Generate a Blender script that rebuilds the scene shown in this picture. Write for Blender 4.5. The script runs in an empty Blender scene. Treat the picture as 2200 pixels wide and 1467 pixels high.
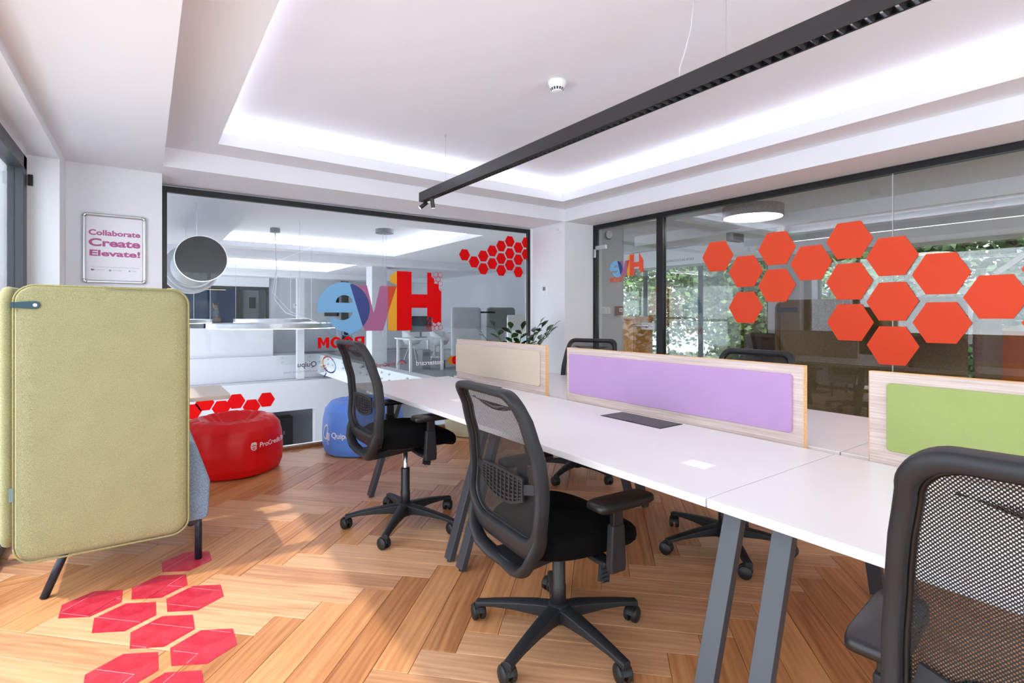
import bpy, bmesh, math, random
from mathutils import Vector, Matrix
random.seed(7)
PI = math.pi
sc = bpy.context.scene
C = sc.collection

# ---------------------------------------------------------------- camera
FPX = 1107.0
cam_d = bpy.data.cameras.new('camera'); cam = bpy.data.objects.new('camera', cam_d); C.objects.link(cam)
YAW = math.atan2(788, 1107)
cam.location = (0, 0, 1.25); cam.rotation_euler = (PI/2, 0, -YAW)
cam_d.sensor_width = 36; cam_d.lens = 36*FPX/2200; cam_d.shift_y = -57.5/2200
cam_d.clip_start = 0.03; cam_d.clip_end = 300
sc.camera = cam

# ---------------------------------------------------------------- world, sun, exposure
w = bpy.data.worlds.new('world'); sc.world = w; w.use_nodes = True
wn = w.node_tree.nodes; bg = wn['Background']
bg.inputs[0].default_value = (0.84, 0.92, 1.0, 1); bg.inputs[1].default_value = 4.9
sun_d = bpy.data.lights.new('sun', 'SUN'); sun = bpy.data.objects.new('sun', sun_d); C.objects.link(sun)
sun_d.energy = 3.4; sun_d.angle = math.radians(1.2); sun_d.color = (1.0, 0.93, 0.84)
sun.rotation_euler = Vector((0.678, -0.05, -1.0)).to_track_quat('-Z', 'Y').to_euler()
sun.location = (-6, -2, 9)
vs = sc.view_settings
vs.view_transform = 'Standard'; vs.look = 'None'; vs.gamma = 1; vs.use_curve_mapping = False
vs.exposure = 0.59
sc.display_settings.display_device = 'sRGB'
cy = sc.cycles
cy.use_denoising = True
cy.max_bounces = 9; cy.diffuse_bounces = 5; cy.glossy_bounces = 4; cy.transmission_bounces = 4; cy.transparent_max_bounces = 24
cy.caustics_reflective = False; cy.caustics_refractive = False
cy.sample_clamp_indirect = 6.0

# ---------------------------------------------------------------- pixel helpers (photo pixel -> point on a real plane)
S_, C_ = math.sin(YAW), math.cos(YAW)
def _ray(px, py):
    a = (px-1100)/FPX
    return (S_+a*C_, C_-a*S_, (676-py)/FPX)
def onY(px, py, y):
    d = _ray(px, py); t = y/d[1]; return (d[0]*t, 1.25+d[2]*t)
def onX(px, py, x):
    d = _ray(px, py); t = x/d[0]; return (d[1]*t, 1.25+d[2]*t)

# ---------------------------------------------------------------- materials
def lin(r, g, b):
    f = lambda v: (v/255)/12.92 if v/255 <= 0.04045 else ((v/255+0.055)/1.055)**2.4
    return (f(r), f(g), f(b), 1)
MATS = {}
def mat(name, col, rough=0.5, metal=0.0, noise=0.0, nscale=20, bump=0.0, bscale=80, emit=0, spec=0.5, coat=0, sheen=0):
    if name in MATS: return MATS[name]
    m = bpy.data.materials.new(name); m.use_nodes = True
    nt = m.node_tree; N = nt.nodes; L = nt.links; p = N['Principled BSDF']
    c = lin(*col)
    p.inputs['Base Color'].default_value = c
    p.inputs['Roughness'].default_value = rough; p.inputs['Metallic'].default_value = metal
    p.inputs['Specular IOR Level'].default_value = spec
    if coat: p.inputs['Coat Weight'].default_value = coat; p.inputs['Coat Roughness'].default_value = 0.15
    if sheen: p.inputs['Sheen Weight'].default_value = sheen; p.inputs['Sheen Roughness'].default_value = 0.5
    if noise or bump:
        tc = N.new('ShaderNodeTexCoord')
    if noise:
        t = N.new('ShaderNodeTexNoise'); t.inputs['Scale'].default_value = nscale; t.inputs['Detail'].default_value = 5
        L.new(tc.outputs['Object'], t.inputs['Vector'])
        r = N.new('ShaderNodeMapRange'); r.inputs[1].default_value = 0.3; r.inputs[2].default_value = 0.7
        r.inputs[3].default_value = 1-noise; r.inputs[4].default_value = 1+noise
        L.new(t.outputs['Fac'], r.inputs[0])
        mx = N.new('ShaderNodeVectorMath'); mx.operation = 'SCALE'; mx.inputs[0].default_value = c[:3]
        L.new(r.outputs[0], mx.inputs['Scale']); L.new(mx.outputs[0], p.inputs['Base Color'])
    if bump:
        t2 = N.new('ShaderNodeTexNoise'); t2.inputs['Scale'].default_value = bscale; t2.inputs['Detail'].default_value = 3
        L.new(tc.outputs['Object'], t2.inputs['Vector'])
        b = N.new('ShaderNodeBump'); b.inputs['Strength'].default_value = bump; b.inputs['Distance'].default_value = 0.004
        L.new(t2.outputs['Fac'], b.inputs['Height']); L.new(b.outputs[0], p.inputs['Normal'])
    if emit:
        p.inputs['Emission Color'].default_value = c; p.inputs['Emission Strength'].default_value = emit
    MATS[name] = m; return m

def felt(name, col, col2, scale=420, rough=0.95, lo=0.40, hi=0.66):
    """melange felt: two-tone fine fibre speckle"""
    m = bpy.data.materials.new(name); m.use_nodes = True; nt = m.node_tree; N = nt.nodes; L = nt.links; p = N['Principled BSDF']
    tc = N.new('ShaderNodeTexCoord'); mp = N.new('ShaderNodeMapping'); mp.inputs['Scale'].default_value = (1, 1, 0.6)
    L.new(tc.outputs['Object'], mp.inputs[0])
    t = N.new('ShaderNodeTexNoise'); t.inputs['Scale'].default_value = scale; t.inputs['Detail'].default_value = 3
    t3 = N.new('ShaderNodeTexNoise'); t3.inputs['Scale'].default_value = 9
    L.new(mp.outputs[0], t.inputs['Vector']); L.new(tc.outputs['Object'], t3.inputs['Vector'])
    ad = N.new('ShaderNodeMath'); ad.operation = 'MULTIPLY_ADD'; ad.inputs[1].default_value = 0.08; L.new(t3.outputs['Fac'], ad.inputs[0]); L.new(t.outputs['Fac'], ad.inputs[2])
    r = N.new('ShaderNodeValToRGB'); e = r.color_ramp.elements
    e[0].position = lo; e[0].color = lin(*col2); e[1].position = hi; e[1].color = lin(*col)
    L.new(ad.outputs[0], r.inputs[0]); L.new(r.outputs[0], p.inputs['Base Color'])
    b = N.new('ShaderNodeBump'); b.inputs['Strength'].default_value = 0.25; b.inputs['Distance'].default_value = 0.002
    L.new(t.outputs['Fac'], b.inputs['Height']); L.new(b.outputs[0], p.inputs['Normal'])
    p.inputs['Roughness'].default_value = rough; p.inputs['Specular IOR Level'].default_value = 0.15
    p.inputs['Sheen Weight'].default_value = 0.15
    MATS[name] = m; return m

def wood(name, dark, light, stretch=(1.2, 14, 14), rough=0.42, rnd=0.0, axis_obj=True, contrast=1.0):
    """oak: long grain along local x; tone varies from board to board"""
    m = bpy.data.materials.new(name); m.use_nodes = True; nt = m.node_tree; N = nt.nodes; L = nt.links; p = N['Principled BSDF']
    tc = N.new('ShaderNodeTexCoord'); oi = N.new('ShaderNodeObjectInfo')
    off = N.new('ShaderNodeVectorMath'); off.operation = 'MULTIPLY_ADD'
    cr = N.new('ShaderNodeCombineXYZ')
    for i in range(3): L.new(oi.outputs['Random'], cr.inputs[i])
    off.inputs[1].default_value = (37, 53, 11)
    L.new(cr.outputs[0], off.inputs[0]); L.new(tc.outputs['Object'], off.inputs[2])
    mp = N.new('ShaderNodeMapping'); mp.inputs['Scale'].default_value = stretch; L.new(off.outputs[0], mp.inputs[0])
    n1 = N.new('ShaderNodeTexNoise'); n1.inputs['Scale'].default_value = 2.2; n1.inputs['Detail'].default_value = 7; n1.inputs['Distortion'].default_value = 1.4
    L.new(mp.outputs[0], n1.inputs['Vector'])
    mp2 = N.new('ShaderNodeMapping'); mp2.inputs['Scale'].default_value = (stretch[0]*4, stretch[1]*9, stretch[2]*9); L.new(off.outputs[0], mp2.inputs[0])
    n2 = N.new('ShaderNodeTexNoise'); n2.inputs['Scale'].default_value = 2; n2.inputs['Detail'].default_value = 4
    L.new(mp2.outputs[0], n2.inputs['Vector'])
    wv = N.new('ShaderNodeTexWave'); wv.bands_direction = 'Y' if stretch[1] > stretch[0] else 'Z'; wv.inputs['Scale'].default_value = 1.3; wv.inputs['Distortion'].default_value = 9; wv.inputs['Detail'].default_value = 3; wv.inputs['Detail Scale'].default_value = 0.9
    L.new(mp.outputs[0], wv.inputs['Vector'])
    a1 = N.new('ShaderNodeMath'); a1.operation = 'MULTIPLY_ADD'; a1.inputs[1].default_value = 0.35; L.new(n2.outputs['Fac'], a1.inputs[0]); L.new(n1.outputs['Fac'], a1.inputs[2])
    a2 = N.new('ShaderNodeMath'); a2.operation = 'MULTIPLY_ADD'; a2.inputs[1].default_value = 0.16; L.new(wv.outputs['Fac'], a2.inputs[0]); L.new(a1.outputs[0], a2.inputs[2])
    rm = N.new('ShaderNodeMath'); rm.operation = 'MULTIPLY_ADD'; rm.inputs[1].default_value = rnd; rm.inputs[2].default_value = -0.5*rnd; L.new(oi.outputs['Random'], rm.inputs[0])
    a3 = N.new('ShaderNodeMath'); a3.operation = 'ADD'; L.new(a2.outputs[0], a3.inputs[0]); L.new(rm.outputs[0], a3.inputs[1])
    r = N.new('ShaderNodeValToRGB'); e = r.color_ramp.elements
    e[0].position = 0.75-0.32*contrast; e[0].color = lin(*dark); e[1].position = 0.75+0.32*contrast; e[1].color = lin(*light)
    L.new(a3.outputs[0], r.inputs[0]); L.new(r.outputs[0], p.inputs['Base Color'])
    b = N.new('ShaderNodeBump'); b.inputs['Strength'].default_value = 0.12; b.inputs['Distance'].default_value = 0.002
    L.new(n2.outputs['Fac'], b.inputs['Height']); L.new(b.outputs[0], p.inputs['Normal'])
    p.inputs['Roughness'].default_value = rough
    MATS[name] = m; return m

def glass(name, tint=(1, 1, 1), refl=1.0, ior=1.52, rough=0.0):
    """thin architectural pane: clear, tinted, fresnel reflection"""
    m = bpy.data.materials.new(name); m.use_nodes = True; nt = m.node_tree; N = nt.nodes; L = nt.links
    N.remove(N['Principled BSDF']); out = N['Material Output']
    tr = N.new('ShaderNodeBsdfTransparent'); tr.inputs[0].default_value = (*tint, 1)
    gl = N.new('ShaderNodeBsdfGlossy'); gl.inputs['Roughness'].default_value = rough; gl.inputs[0].default_value = (1, 1, 1, 1)
    fr = N.new('ShaderNodeFresnel'); fr.inputs[0].default_value = ior
    ge = N.new('ShaderNodeNewGeometry'); io = N.new('ShaderNodeMapRange'); io.inputs[3].default_value = ior; io.inputs[4].default_value = 1/ior
    L.new(ge.outputs['Backfacing'], io.inputs[0]); L.new(io.outputs[0], fr.inputs[0])
    ml = N.new('ShaderNodeMath'); ml.operation = 'MULTIPLY'; ml.inputs[1].default_value = refl; L.new(fr.outputs[0], ml.inputs[0])
    mx = N.new('ShaderNodeMixShader'); L.new(ml.outputs[0], mx.inputs[0]); L.new(tr.outputs[0], mx.inputs[1]); L.new(gl.outputs[0], mx.inputs[2])
    L.new(mx.outputs[0], out.inputs[0]); MATS[name] = m; return m

def meshfab(name, col, px, pz, thr):
    """woven net: dark thread with staggered open holes"""
    m = bpy.data.materials.new(name); m.use_nodes = True; nt = m.node_tree; N = nt.nodes; L = nt.links; p = N['Principled BSDF']; out = N['Material Output']
    p.inputs['Base Color'].default_value = lin(*col); p.inputs['Roughness'].default_value = 0.7
    tc = N.new('ShaderNodeTexCoord'); sp = N.new('ShaderNodeSeparateXYZ'); L.new(tc.outputs['Object'], sp.inputs[0])
    def wave(o, per):
        a = N.new('ShaderNodeMath'); a.operation = 'MULTIPLY'; a.inputs[1].default_value = 2*PI/per; L.new(o, a.inputs[0])
        c = N.new('ShaderNodeMath'); c.operation = 'COSINE'; L.new(a.outputs[0], c.inputs[0]); return c
    ca = wave(sp.outputs['Y'], px); cb = wave(sp.outputs['Z'], pz)
    ml = N.new('ShaderNodeMath'); ml.operation = 'MULTIPLY'; L.new(ca.outputs[0], ml.inputs[0]); L.new(cb.outputs[0], ml.inputs[1])
    gt = N.new('ShaderNodeMath'); gt.operation = 'GREATER_THAN'; gt.inputs[1].default_value = thr; L.new(ml.outputs[0], gt.inputs[0])
    tr = N.new('ShaderNodeBsdfTransparent'); mx = N.new('ShaderNodeMixShader')
    L.new(gt.outputs[0], mx.inputs[0]); L.new(p.outputs[0], mx.inputs[1]); L.new(tr.outputs[0], mx.inputs[2]); L.new(mx.outputs[0], out.inputs[0])
    MATS[name] = m; return m

WHITE = mat('wall_paint', (238, 239, 243), 0.85, bump=0.03, bscale=150)
CEIL = mat('ceiling_paint', (240, 241, 246), 0.9)
BLACKM = mat('black_frame', (14, 14, 16), 0.35)
GREYM = mat('anthracite_frame', (62, 65, 70), 0.4)
GLASS = glass('clear_glass', (0.97, 0.985, 0.98), 1.0)
GLASSL = glass('solar_glass', (0.78, 0.79, 0.795), 1.0)
GLASSA = glass('facade_tinted_glass', (0.80, 0.81, 0.82), 1.0)  # tint chosen to dim daylight through the added atrium facade
GLASSC = glass('low_reflection_glass', (0.985, 0.99, 0.99), 0.10)
GLASSR = glass('railing_glass', (0.975, 0.99, 0.985), 0.4)
GLASSB = glass('grey_glass', (0.88, 0.89, 0.885), 1.5)
PLASTIC = mat('charcoal_plastic', (34, 35, 38), 0.5, bump=0.05, bscale=300, spec=0.35)
PLASTICD = mat('black_plastic', (18, 18, 20), 0.4)
RUBBER = mat('castor_rubber', (22, 22, 24), 0.5)
FABRIC = mat('black_seat_fabric', (7, 7, 8), 0.95, bump=0.2, bscale=500, spec=0.12)
CHROME = mat('chrome', (200, 202, 206), 0.18, 1.0)
ALU = mat('brushed_aluminium', (205, 207, 210), 0.3, 0.9)
NETFAB = meshfab('mesh_fabric', (20, 20, 22), 0.0050, 0.0058, 0.22)
NETDENSE = meshfab('mesh_fabric_dense', (15, 15, 17), 0.0050, 0.0058, 0.62)
LAM = mat('white_laminate', (224, 222, 224), 0.32, spec=0.45)
DLEG = mat('desk_leg_steel', (66, 69, 76), 0.36, 0.2)
OAK = wood('pale_oak_board', (178, 156, 147), (214, 197, 190), (22, 1.0, 22), 0.5, 0.0, contrast=1.0)
OAKE = wood('oak_edge', (205, 152, 100), (232, 184, 132), (20, 1.0, 20), 0.5)
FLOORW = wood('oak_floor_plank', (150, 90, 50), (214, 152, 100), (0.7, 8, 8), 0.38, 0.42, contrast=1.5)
FLOOR_SHEEN = wood('oak_floor_plank_sheen', (168, 114, 76), (224, 172, 130), (0.7, 8, 8), 0.38, 0.42, contrast=1.5)  # sheen of planks running this way painted in as a paler colour
LED = mat('led_strip', (244, 246, 255), 0.5, emit=11)
LEDA = mat('led_strip_atrium', (244, 246, 255), 0.5, emit=60)
LEDD = mat('led_diffuser', (255, 252, 246), 0.5, emit=7)

# ---------------------------------------------------------------- mesh builder
LOCS = {}
class MB:
    def __init__(s): s.v = []; s.f = []
    def add(s, vs, fs):
        n = len(s.v); s.v += [tuple(v) for v in vs]; s.f += [tuple(i+n for i in f) for f in fs]; return s
    def box(s, x0, x1, y0, y1, z0, z1):
        return s.add([(x0,y0,z0),(x1,y0,z0),(x1,y1,z0),(x0,y1,z0),(x0,y0,z1),(x1,y0,z1),(x1,y1,z1),(x0,y1,z1)],
                     [(3,2,1,0),(4,5,6,7),(0,1,5,4),(1,2,6,5),(2,3,7,6),(3,0,4,7)])
    def obox(s, c, ax, ay, az):
        """oriented box: centre and three half-axis vectors"""
        c = Vector(c); ax, ay, az = Vector(ax), Vector(ay), Vector(az)
        pts = [c+sx*ax+sy*ay+sz*az for sz in (-1,1) for sx, sy in ((-1,-1),(1,-1),(1,1),(-1,1))]
        return s.add(pts, [(3,2,1,0),(4,5,6,7),(0,1,5,4),(1,2,6,5),(2,3,7,6),(3,0,4,7)])
    def prism(s, poly, f0, f1):
        """poly: list of (a,b); f0/f1 map (a,b)->xyz for the two caps"""
        n = len(poly); s.add([f0(*p) for p in poly]+[f1(*p) for p in poly],
            [tuple(range(n-1,-1,-1)), tuple(range(n,2*n))]+[(i,(i+1)%n,n+(i+1)%n,n+i) for i in range(n)]); return s
    def bar(s, p0, p1, w, d, side=(0,1,0), w1=None, d1=None):
        """rectangular bar between two points, w along side, d across"""
        p0, p1 = Vector(p0), Vector(p1); t = (p1-p0).normalized(); a = Vector(side); a = (a-t*a.dot(t)).normalized(); b = t.cross(a)
        w1 = w if w1 is None else w1; d1 = d if d1 is None else d1
        pts = [p0+a*i*w/2+b*j*d/2 for i, j in ((-1,-1),(1,-1),(1,1),(-1,1))]+[p1+a*i*w1/2+b*j*d1/2 for i, j in ((-1,-1),(1,-1),(1,1),(-1,1))]
        return s.add(pts, [(3,2,1,0),(4,5,6,7),(0,1,5,4),(1,2,6,5),(2,3,7,6),(3,0,4,7)])
    def tube(s, path, r, n=10, cap=True, sq=None):
        path = [Vector(p) for p in path]; m = len(path)
        rs = r if isinstance(r, (list, tuple)) else [r]*m
        up = None; base = len(s.v); vs_, fs_ = [], []
        for i, p in enumerate(path):
            t = (path[min(i+1,m-1)]-path[max(i-1,0)]).normalized()
            if up is None:
                up = Vector((0,0,1)) if abs(t.z) < 0.9 else Vector((1,0,0))
            a = (up-t*up.dot(t)).normalized(); b = t.cross(a); up = a
            for k in range(n):
                an = 2*PI*k/n; ra = rs[i]; rb = rs[i]*(sq or 1)
                vs_.append(p+a*math.cos(an)*ra+b*math.sin(an)*rb)
        for i in range(m-1):
            for k in range(n):
                fs_.append((i*n+k, i*n+(k+1)%n, (i+1)*n+(k+1)%n, (i+1)*n+k))
        if cap: fs_.append(tuple(range(n-1,-1,-1))); fs_.append(tuple((m-1)*n+k for k in range(n)))
        return s.add(vs_, fs_)
    def lathe(s, prof, c=(0,0,0), n=32, cap=True):
        vs_, fs_ = [], []; m = len(prof)
        for r, z in prof:
            for k in range(n):
                a = 2*PI*k/n; vs_.append((c[0]+r*math.cos(a), c[1]+r*math.sin(a), c[2]+z))
        for i in range(m-1):
            for k in range(n):
                fs_.append((i*n+k, i*n+(k+1)%n, (i+1)*n+(k+1)%n, (i+1)*n+k))
        if cap: fs_.append(tuple(range(n-1,-1,-1))); fs_.append(tuple((m-1)*n+k for k in range(n)))
        return s.add(vs_, fs_)
    def rings(s, rs, close=True, cap=True):
        """list of equally long vertex loops"""
        n = len(rs[0]); m = len(rs); fs_ = []
        for i in range(m-1):
            for k in range(n if close else n-1):
                fs_.append((i*n+k, i*n+(k+1)%n, (i+1)*n+(k+1)%n, (i+1)*n+k))
        if cap: fs_.append(tuple(range(n-1,-1,-1))); fs_.append(tuple((m-1)*n+k for k in range(n)))
        return s.add([v for r in rs for v in r], fs_)
    def build(s, name, m, parent=None, smooth=False, bevel=0, seg=2, sub=0, fix=True):
        me = bpy.data.meshes.new(name)
        o0 = LOCS.get(parent.name, (0,0,0)) if parent else (0,0,0)
        me.from_pydata([(v[0]-o0[0], v[1]-o0[1], v[2]-o0[2]) for v in s.v], [], s.f)
        if fix:
            bm = bmesh.new(); bm.from_mesh(me); bmesh.ops.recalc_face_normals(bm, faces=bm.faces); bm.to_mesh(me); bm.free()
        me.update()
        for mm in (m if isinstance(m, (list, tuple)) else [m]): me.materials.append(mm)
        if smooth:
            for p in me.polygons: p.use_smooth = True
        o = bpy.data.objects.new(name, me); C.objects.link(o)
        if parent: o.parent = parent; LOCS[o.name] = o0
        if bevel:
            b = o.modifiers.new('bevel', 'BEVEL'); b.width = bevel; b.segments = seg; b.limit_method = 'ANGLE'; b.angle_limit = 0.7
            for p in me.polygons: p.use_smooth = True
            try: me.shade_smooth_by_angle if False else None
            except Exception: pass
            b.harden_normals = True
        if sub:
            q = o.modifiers.new('sub', 'SUBSURF'); q.levels = sub; q.render_levels = sub
        return o
def tag(o, label, cat, group=None):
    o['label'] = label; o['category'] = cat
    if group: o['group'] = group
    return o
def thing(name, loc, label, cat, group=None):
    o = bpy.data.objects.new(name, None); C.objects.link(o); o.location = loc; o.empty_display_size = 0.1
    LOCS[o.name] = tuple(loc); return tag(o, label, cat, group)
def struct(o, label=None):
    o['kind'] = 'structure'
    if label: o['label'] = label
    return o
def sempty(name, loc, label=None):
    o = bpy.data.objects.new(name, None); C.objects.link(o); o.location = loc; o.empty_display_size = 0.1
    LOCS[o.name] = tuple(loc); return struct(o, label)
def copy_tree(o, parent=None):
    c = o.copy(); C.objects.link(c); c.parent = parent
    for ch in o.children: copy_tree(ch, c)
    return c
def B(x0, x1, y0, y1, z0, z1): return MB().box(x0, x1, y0, y1, z0, z1)

def flat(name, loops, fn, m, parent, thick=0.0):
    """filled flat shape with holes; loops in 2D, fn maps (a,b)->world xyz"""
    cu = bpy.data.curves.new(name, 'CURVE'); cu.dimensions = '2D'; cu.fill_mode = 'BOTH'
    for lp in loops:
        sp = cu.splines.new('POLY'); sp.points.add(len(lp)-1)
        for i, (a, b) in enumerate(lp): sp.points[i].co = (a, b, 0, 1)
        sp.use_cyclic_u = True
    tmp = bpy.data.objects.new(name+'_tmp', cu); C.objects.link(tmp)
    me0 = bpy.data.meshes.new_from_object(tmp.evaluated_get(bpy.context.evaluated_depsgraph_get()))
    mb = MB(); mb.add([fn(v.co.x, v.co.y) for v in me0.vertices], [tuple(p.vertices) for p in me0.polygons])
    bpy.data.objects.remove(tmp); bpy.data.curves.remove(cu); bpy.data.meshes.remove(me0)
    return mb.build(name, m, parent, fix=False)
def text2d(txt, bold=0.0, spacing=1.0):
    """text as filled 2D mesh, normalised to width 1 (x 0..1, y from the baseline)"""
    cu = bpy.data.curves.new('t', 'FONT'); cu.body = txt; cu.size = 1; cu.offset = bold; cu.space_character = spacing; cu.fill_mode = 'BOTH'; cu.resolution_u = 4
    tmp = bpy.data.objects.new('t_tmp', cu); C.objects.link(tmp)
    me0 = bpy.data.meshes.new_from_object(tmp.evaluated_get(bpy.context.evaluated_depsgraph_get()))
    V = [(v.co.x, v.co.y) for v in me0.vertices]; F = [tuple(p.vertices) for p in me0.polygons]
    bpy.data.objects.remove(tmp); bpy.data.curves.remove(cu); bpy.data.meshes.remove(me0)
    x0 = min(v[0] for v in V); x1 = max(v[0] for v in V); k = 1/(x1-x0)
    y1 = max(v[1] for v in V)
    return [((x-x0)*k, y*k) for x, y in V], F, y1*k
def text(name, txt, fn, m, parent, bold=0.0, spacing=1.0):
    V, F, h = text2d(txt, bold, spacing)
    mb = MB(); mb.add([fn(a, b, h) for a, b in V], F); return mb.build(name, m, parent, fix=False)
def hexa(cx, cz, R, flat_top=True):
    o = 0 if flat_top else PI/6
    return [(cx+R*math.cos(o+k*PI/3), cz+R*math.sin(o+k*PI/3)) for k in range(6)]

# ================================================================ ROOM SHELL
XL, XR, YB, YF = -0.61, 4.41, 5.11, -3.2       # window wall, right glass, back glass, rear wall
ZS, ZR, ZT = 2.32, 2.46, 2.65                  # soffit, ring ceiling, tray ceiling

# ---- floor: oak herringbone, each plank a part
floor = sempty('floor', (0, 0, 0), 'oak herringbone floor in honey tones')
B(XL-0.05, XR+0.02, YF, YB-0.03, -0.25, -0.012).build('subfloor', mat('subfloor', (120, 84, 56), 0.8), floor)
PW, PLN = 0.1336, 0.771
r2 = math.sqrt(0.5)
U = Vector((r2, -r2, 0)); Vv = Vector((r2, r2, 0)); O0 = Vector((0.1795, 2.7635, 0))
def plank_mesh(L, W, m):
    g = 0.0009; b = 0.0018; mb = MB()
    x, y = L/2-g, W/2-g
    mb.rings([[(-x,-y,-0.012),(x,-y,-0.012),(x,y,-0.012),(-x,y,-0.012)], [(-x,-y,-b*0.6),(x,-y,-b*0.6),(x,y,-b*0.6),(-x,y,-b*0.6)],
              [(-x+b,-y+b,0),(x-b,-y+b,0),(x-b,y-b,0),(-x+b,y-b,0)]])
    me = bpy.data.meshes.new('plank'); me.from_pydata(mb.v, [], mb.f); me.materials.append(m); return me
pm = {True: plank_mesh(PLN, PW, FLOOR_SHEEN), False: plank_mesh(PLN, PW, FLOORW)}
def clip(poly, xmin, xmax, ymin, ymax):
    def cut(p, ax, val, keep_less):
        out = []
        for i in range(len(p)):
            a, b = p[i], p[(i+1) % len(p)]
            ia = (a[ax] <= val) == keep_less or a[ax] == val; ib = (b[ax] <= val) == keep_less or b[ax] == val
            if ia: out.append(a)
            if ia != ib:
                t = (val-a[ax])/(b[ax]-a[ax]); out.append(a.lerp(b, t))
        return out
    for ax, val, kl in ((0,xmin,False),(0,xmax,True),(1,ymin,False),(1,ymax,True)):
        if poly: poly = cut(poly, ax, val, kl)
    return poly
far = MB(); planks = []
for j in range(-9, 10):
    for k in range(-40, 41):
        for kind in (0, 1):
            base = O0 + U*(j*PLN) - Vv*(j*PLN)
            if kind == 0: c = base + U*(k*PW+PLN/2) + Vv*((k+0.5)*PW); a = -PI/4
            else: c = base + U*(k*PW+PLN+PW/2) + Vv*((k+1)*PW-PLN/2); a = PI/4
            if not (XL-0.5 < c.x < XR+0.5 and YF-0.5 < c.y < YB+0.5): continue
            planks.append((c, a))
def seen(c):
    f = c.x*S_+c.y*C_; r = c.x*C_-c.y*S_
    if f < 0.5: return 0
    px = 1100+FPX*r/f; py = 676+FPX*1.25/f
    return (1/f) if (-150 < px < 2350 and py < 1750) else 0
planks.sort(key=lambda q: -seen(q[0]))
npl = 0
for c, a in planks:
    ax = Vector((math.cos(a), math.sin(a), 0)); ay = Vector((-math.sin(a), math.cos(a), 0))
    cor = [c+ax*sx*PLN/2+ay*sy*PW/2 for sx, sy in ((-1,-1),(1,-1),(1,1),(-1,1))]
    inside = all(XL-0.02 <= p.x <= XR and YF <= p.y <= YB-0.045 for p in cor)
    show = seen(c) > 0 and npl < 290
    if inside and show:
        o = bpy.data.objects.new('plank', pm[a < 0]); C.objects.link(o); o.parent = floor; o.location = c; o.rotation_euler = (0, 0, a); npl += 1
    else:
        poly = clip([Vector((p.x, p.y, 0)) for p in cor], XL-0.02, XR, YF, YB-0.045)
        if len(poly) < 3: continue
        if show:
            R = Matrix.Rotation(-a, 4, 'Z'); loc = [R @ (p-c) for p in poly]
            sh = [v*0.997 for v in loc]
            mb = MB(); mb.prism([(v.x, v.y) for v in sh], lambda x, y: (x, y, -0.012), lambda x, y: (x, y, 0.0))
            o = mb.build('plank', FLOOR_SHEEN if a < 0 else FLOORW, floor); o.location = c; o.rotation_euler = (0, 0, a); npl += 1
        else:
            n = len(poly); far.add([(p.x, p.y, -0.0005) for p in poly], [tuple(range(n))])
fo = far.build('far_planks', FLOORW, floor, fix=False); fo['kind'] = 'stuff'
for p in fo.data.polygons:
    if p.normal.z < 0: p.flip()

# floor hexagon stickers
def worn_vinyl():
    m = bpy.data.materials.new('worn_red_vinyl'); m.use_nodes = True; N = m.node_tree.nodes; L = m.node_tree.links; p = N['Principled BSDF']
    tc = N.new('ShaderNodeTexCoord'); n = N.new('ShaderNodeTexNoise'); n.inputs['Scale'].default_value = 11; n.inputs['Detail'].default_value = 9; n.inputs['Roughness'].default_value = 0.75
    L.new(tc.outputs['Object'], n.inputs['Vector'])
    r = N.new('ShaderNodeValToRGB'); e = r.color_ramp.elements; e[0].position = 0.35; e[0].color = lin(178, 14, 44); e[1].position = 0.75; e[1].color = lin(216, 72, 88)
    L.new(n.outputs['Fac'], r.inputs[0])
    sp = N.new('ShaderNodeSeparateXYZ'); L.new(tc.outputs['Object'], sp.inputs[0])
    # plank joints telegraph through the film as pale worn lines (same grid as the planks)
    L.new(r.outputs[0], p.inputs['Base Color']); p.inputs['Roughness'].default_value = 0.38
    MATS['worn_red_vinyl'] = m; return m
VINYL = worn_vinyl(); VINYLW = mat('worn_vinyl_white', (238, 168, 176), 0.6)
FHEX = [(0.172,3.083),(0.055,2.872),(-0.188,2.871),(0.180,2.666),(-0.067,2.665),(0.057,2.460),(0.180,2.256),(-0.066,2.256),(0.057,2.048)]
FHL = ['red floor hexagon under the booth seat leg, farthest in the trail', 'red floor hexagon second from the booth leg in the trail', 'red floor hexagon alone at the left of the trail, nearest the bent leg',
       'red floor hexagon right of the trail, third row from the booth', 'red floor hexagon left of the trail, third row from the booth', 'red floor hexagon alone in the middle row of the trail',
       'red floor hexagon right of the trail in the second row from the picture bottom', 'large red floor hexagon left of the trail, cut by the picture bottom', 'red floor hexagon at the picture bottom, only its top showing']
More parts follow.
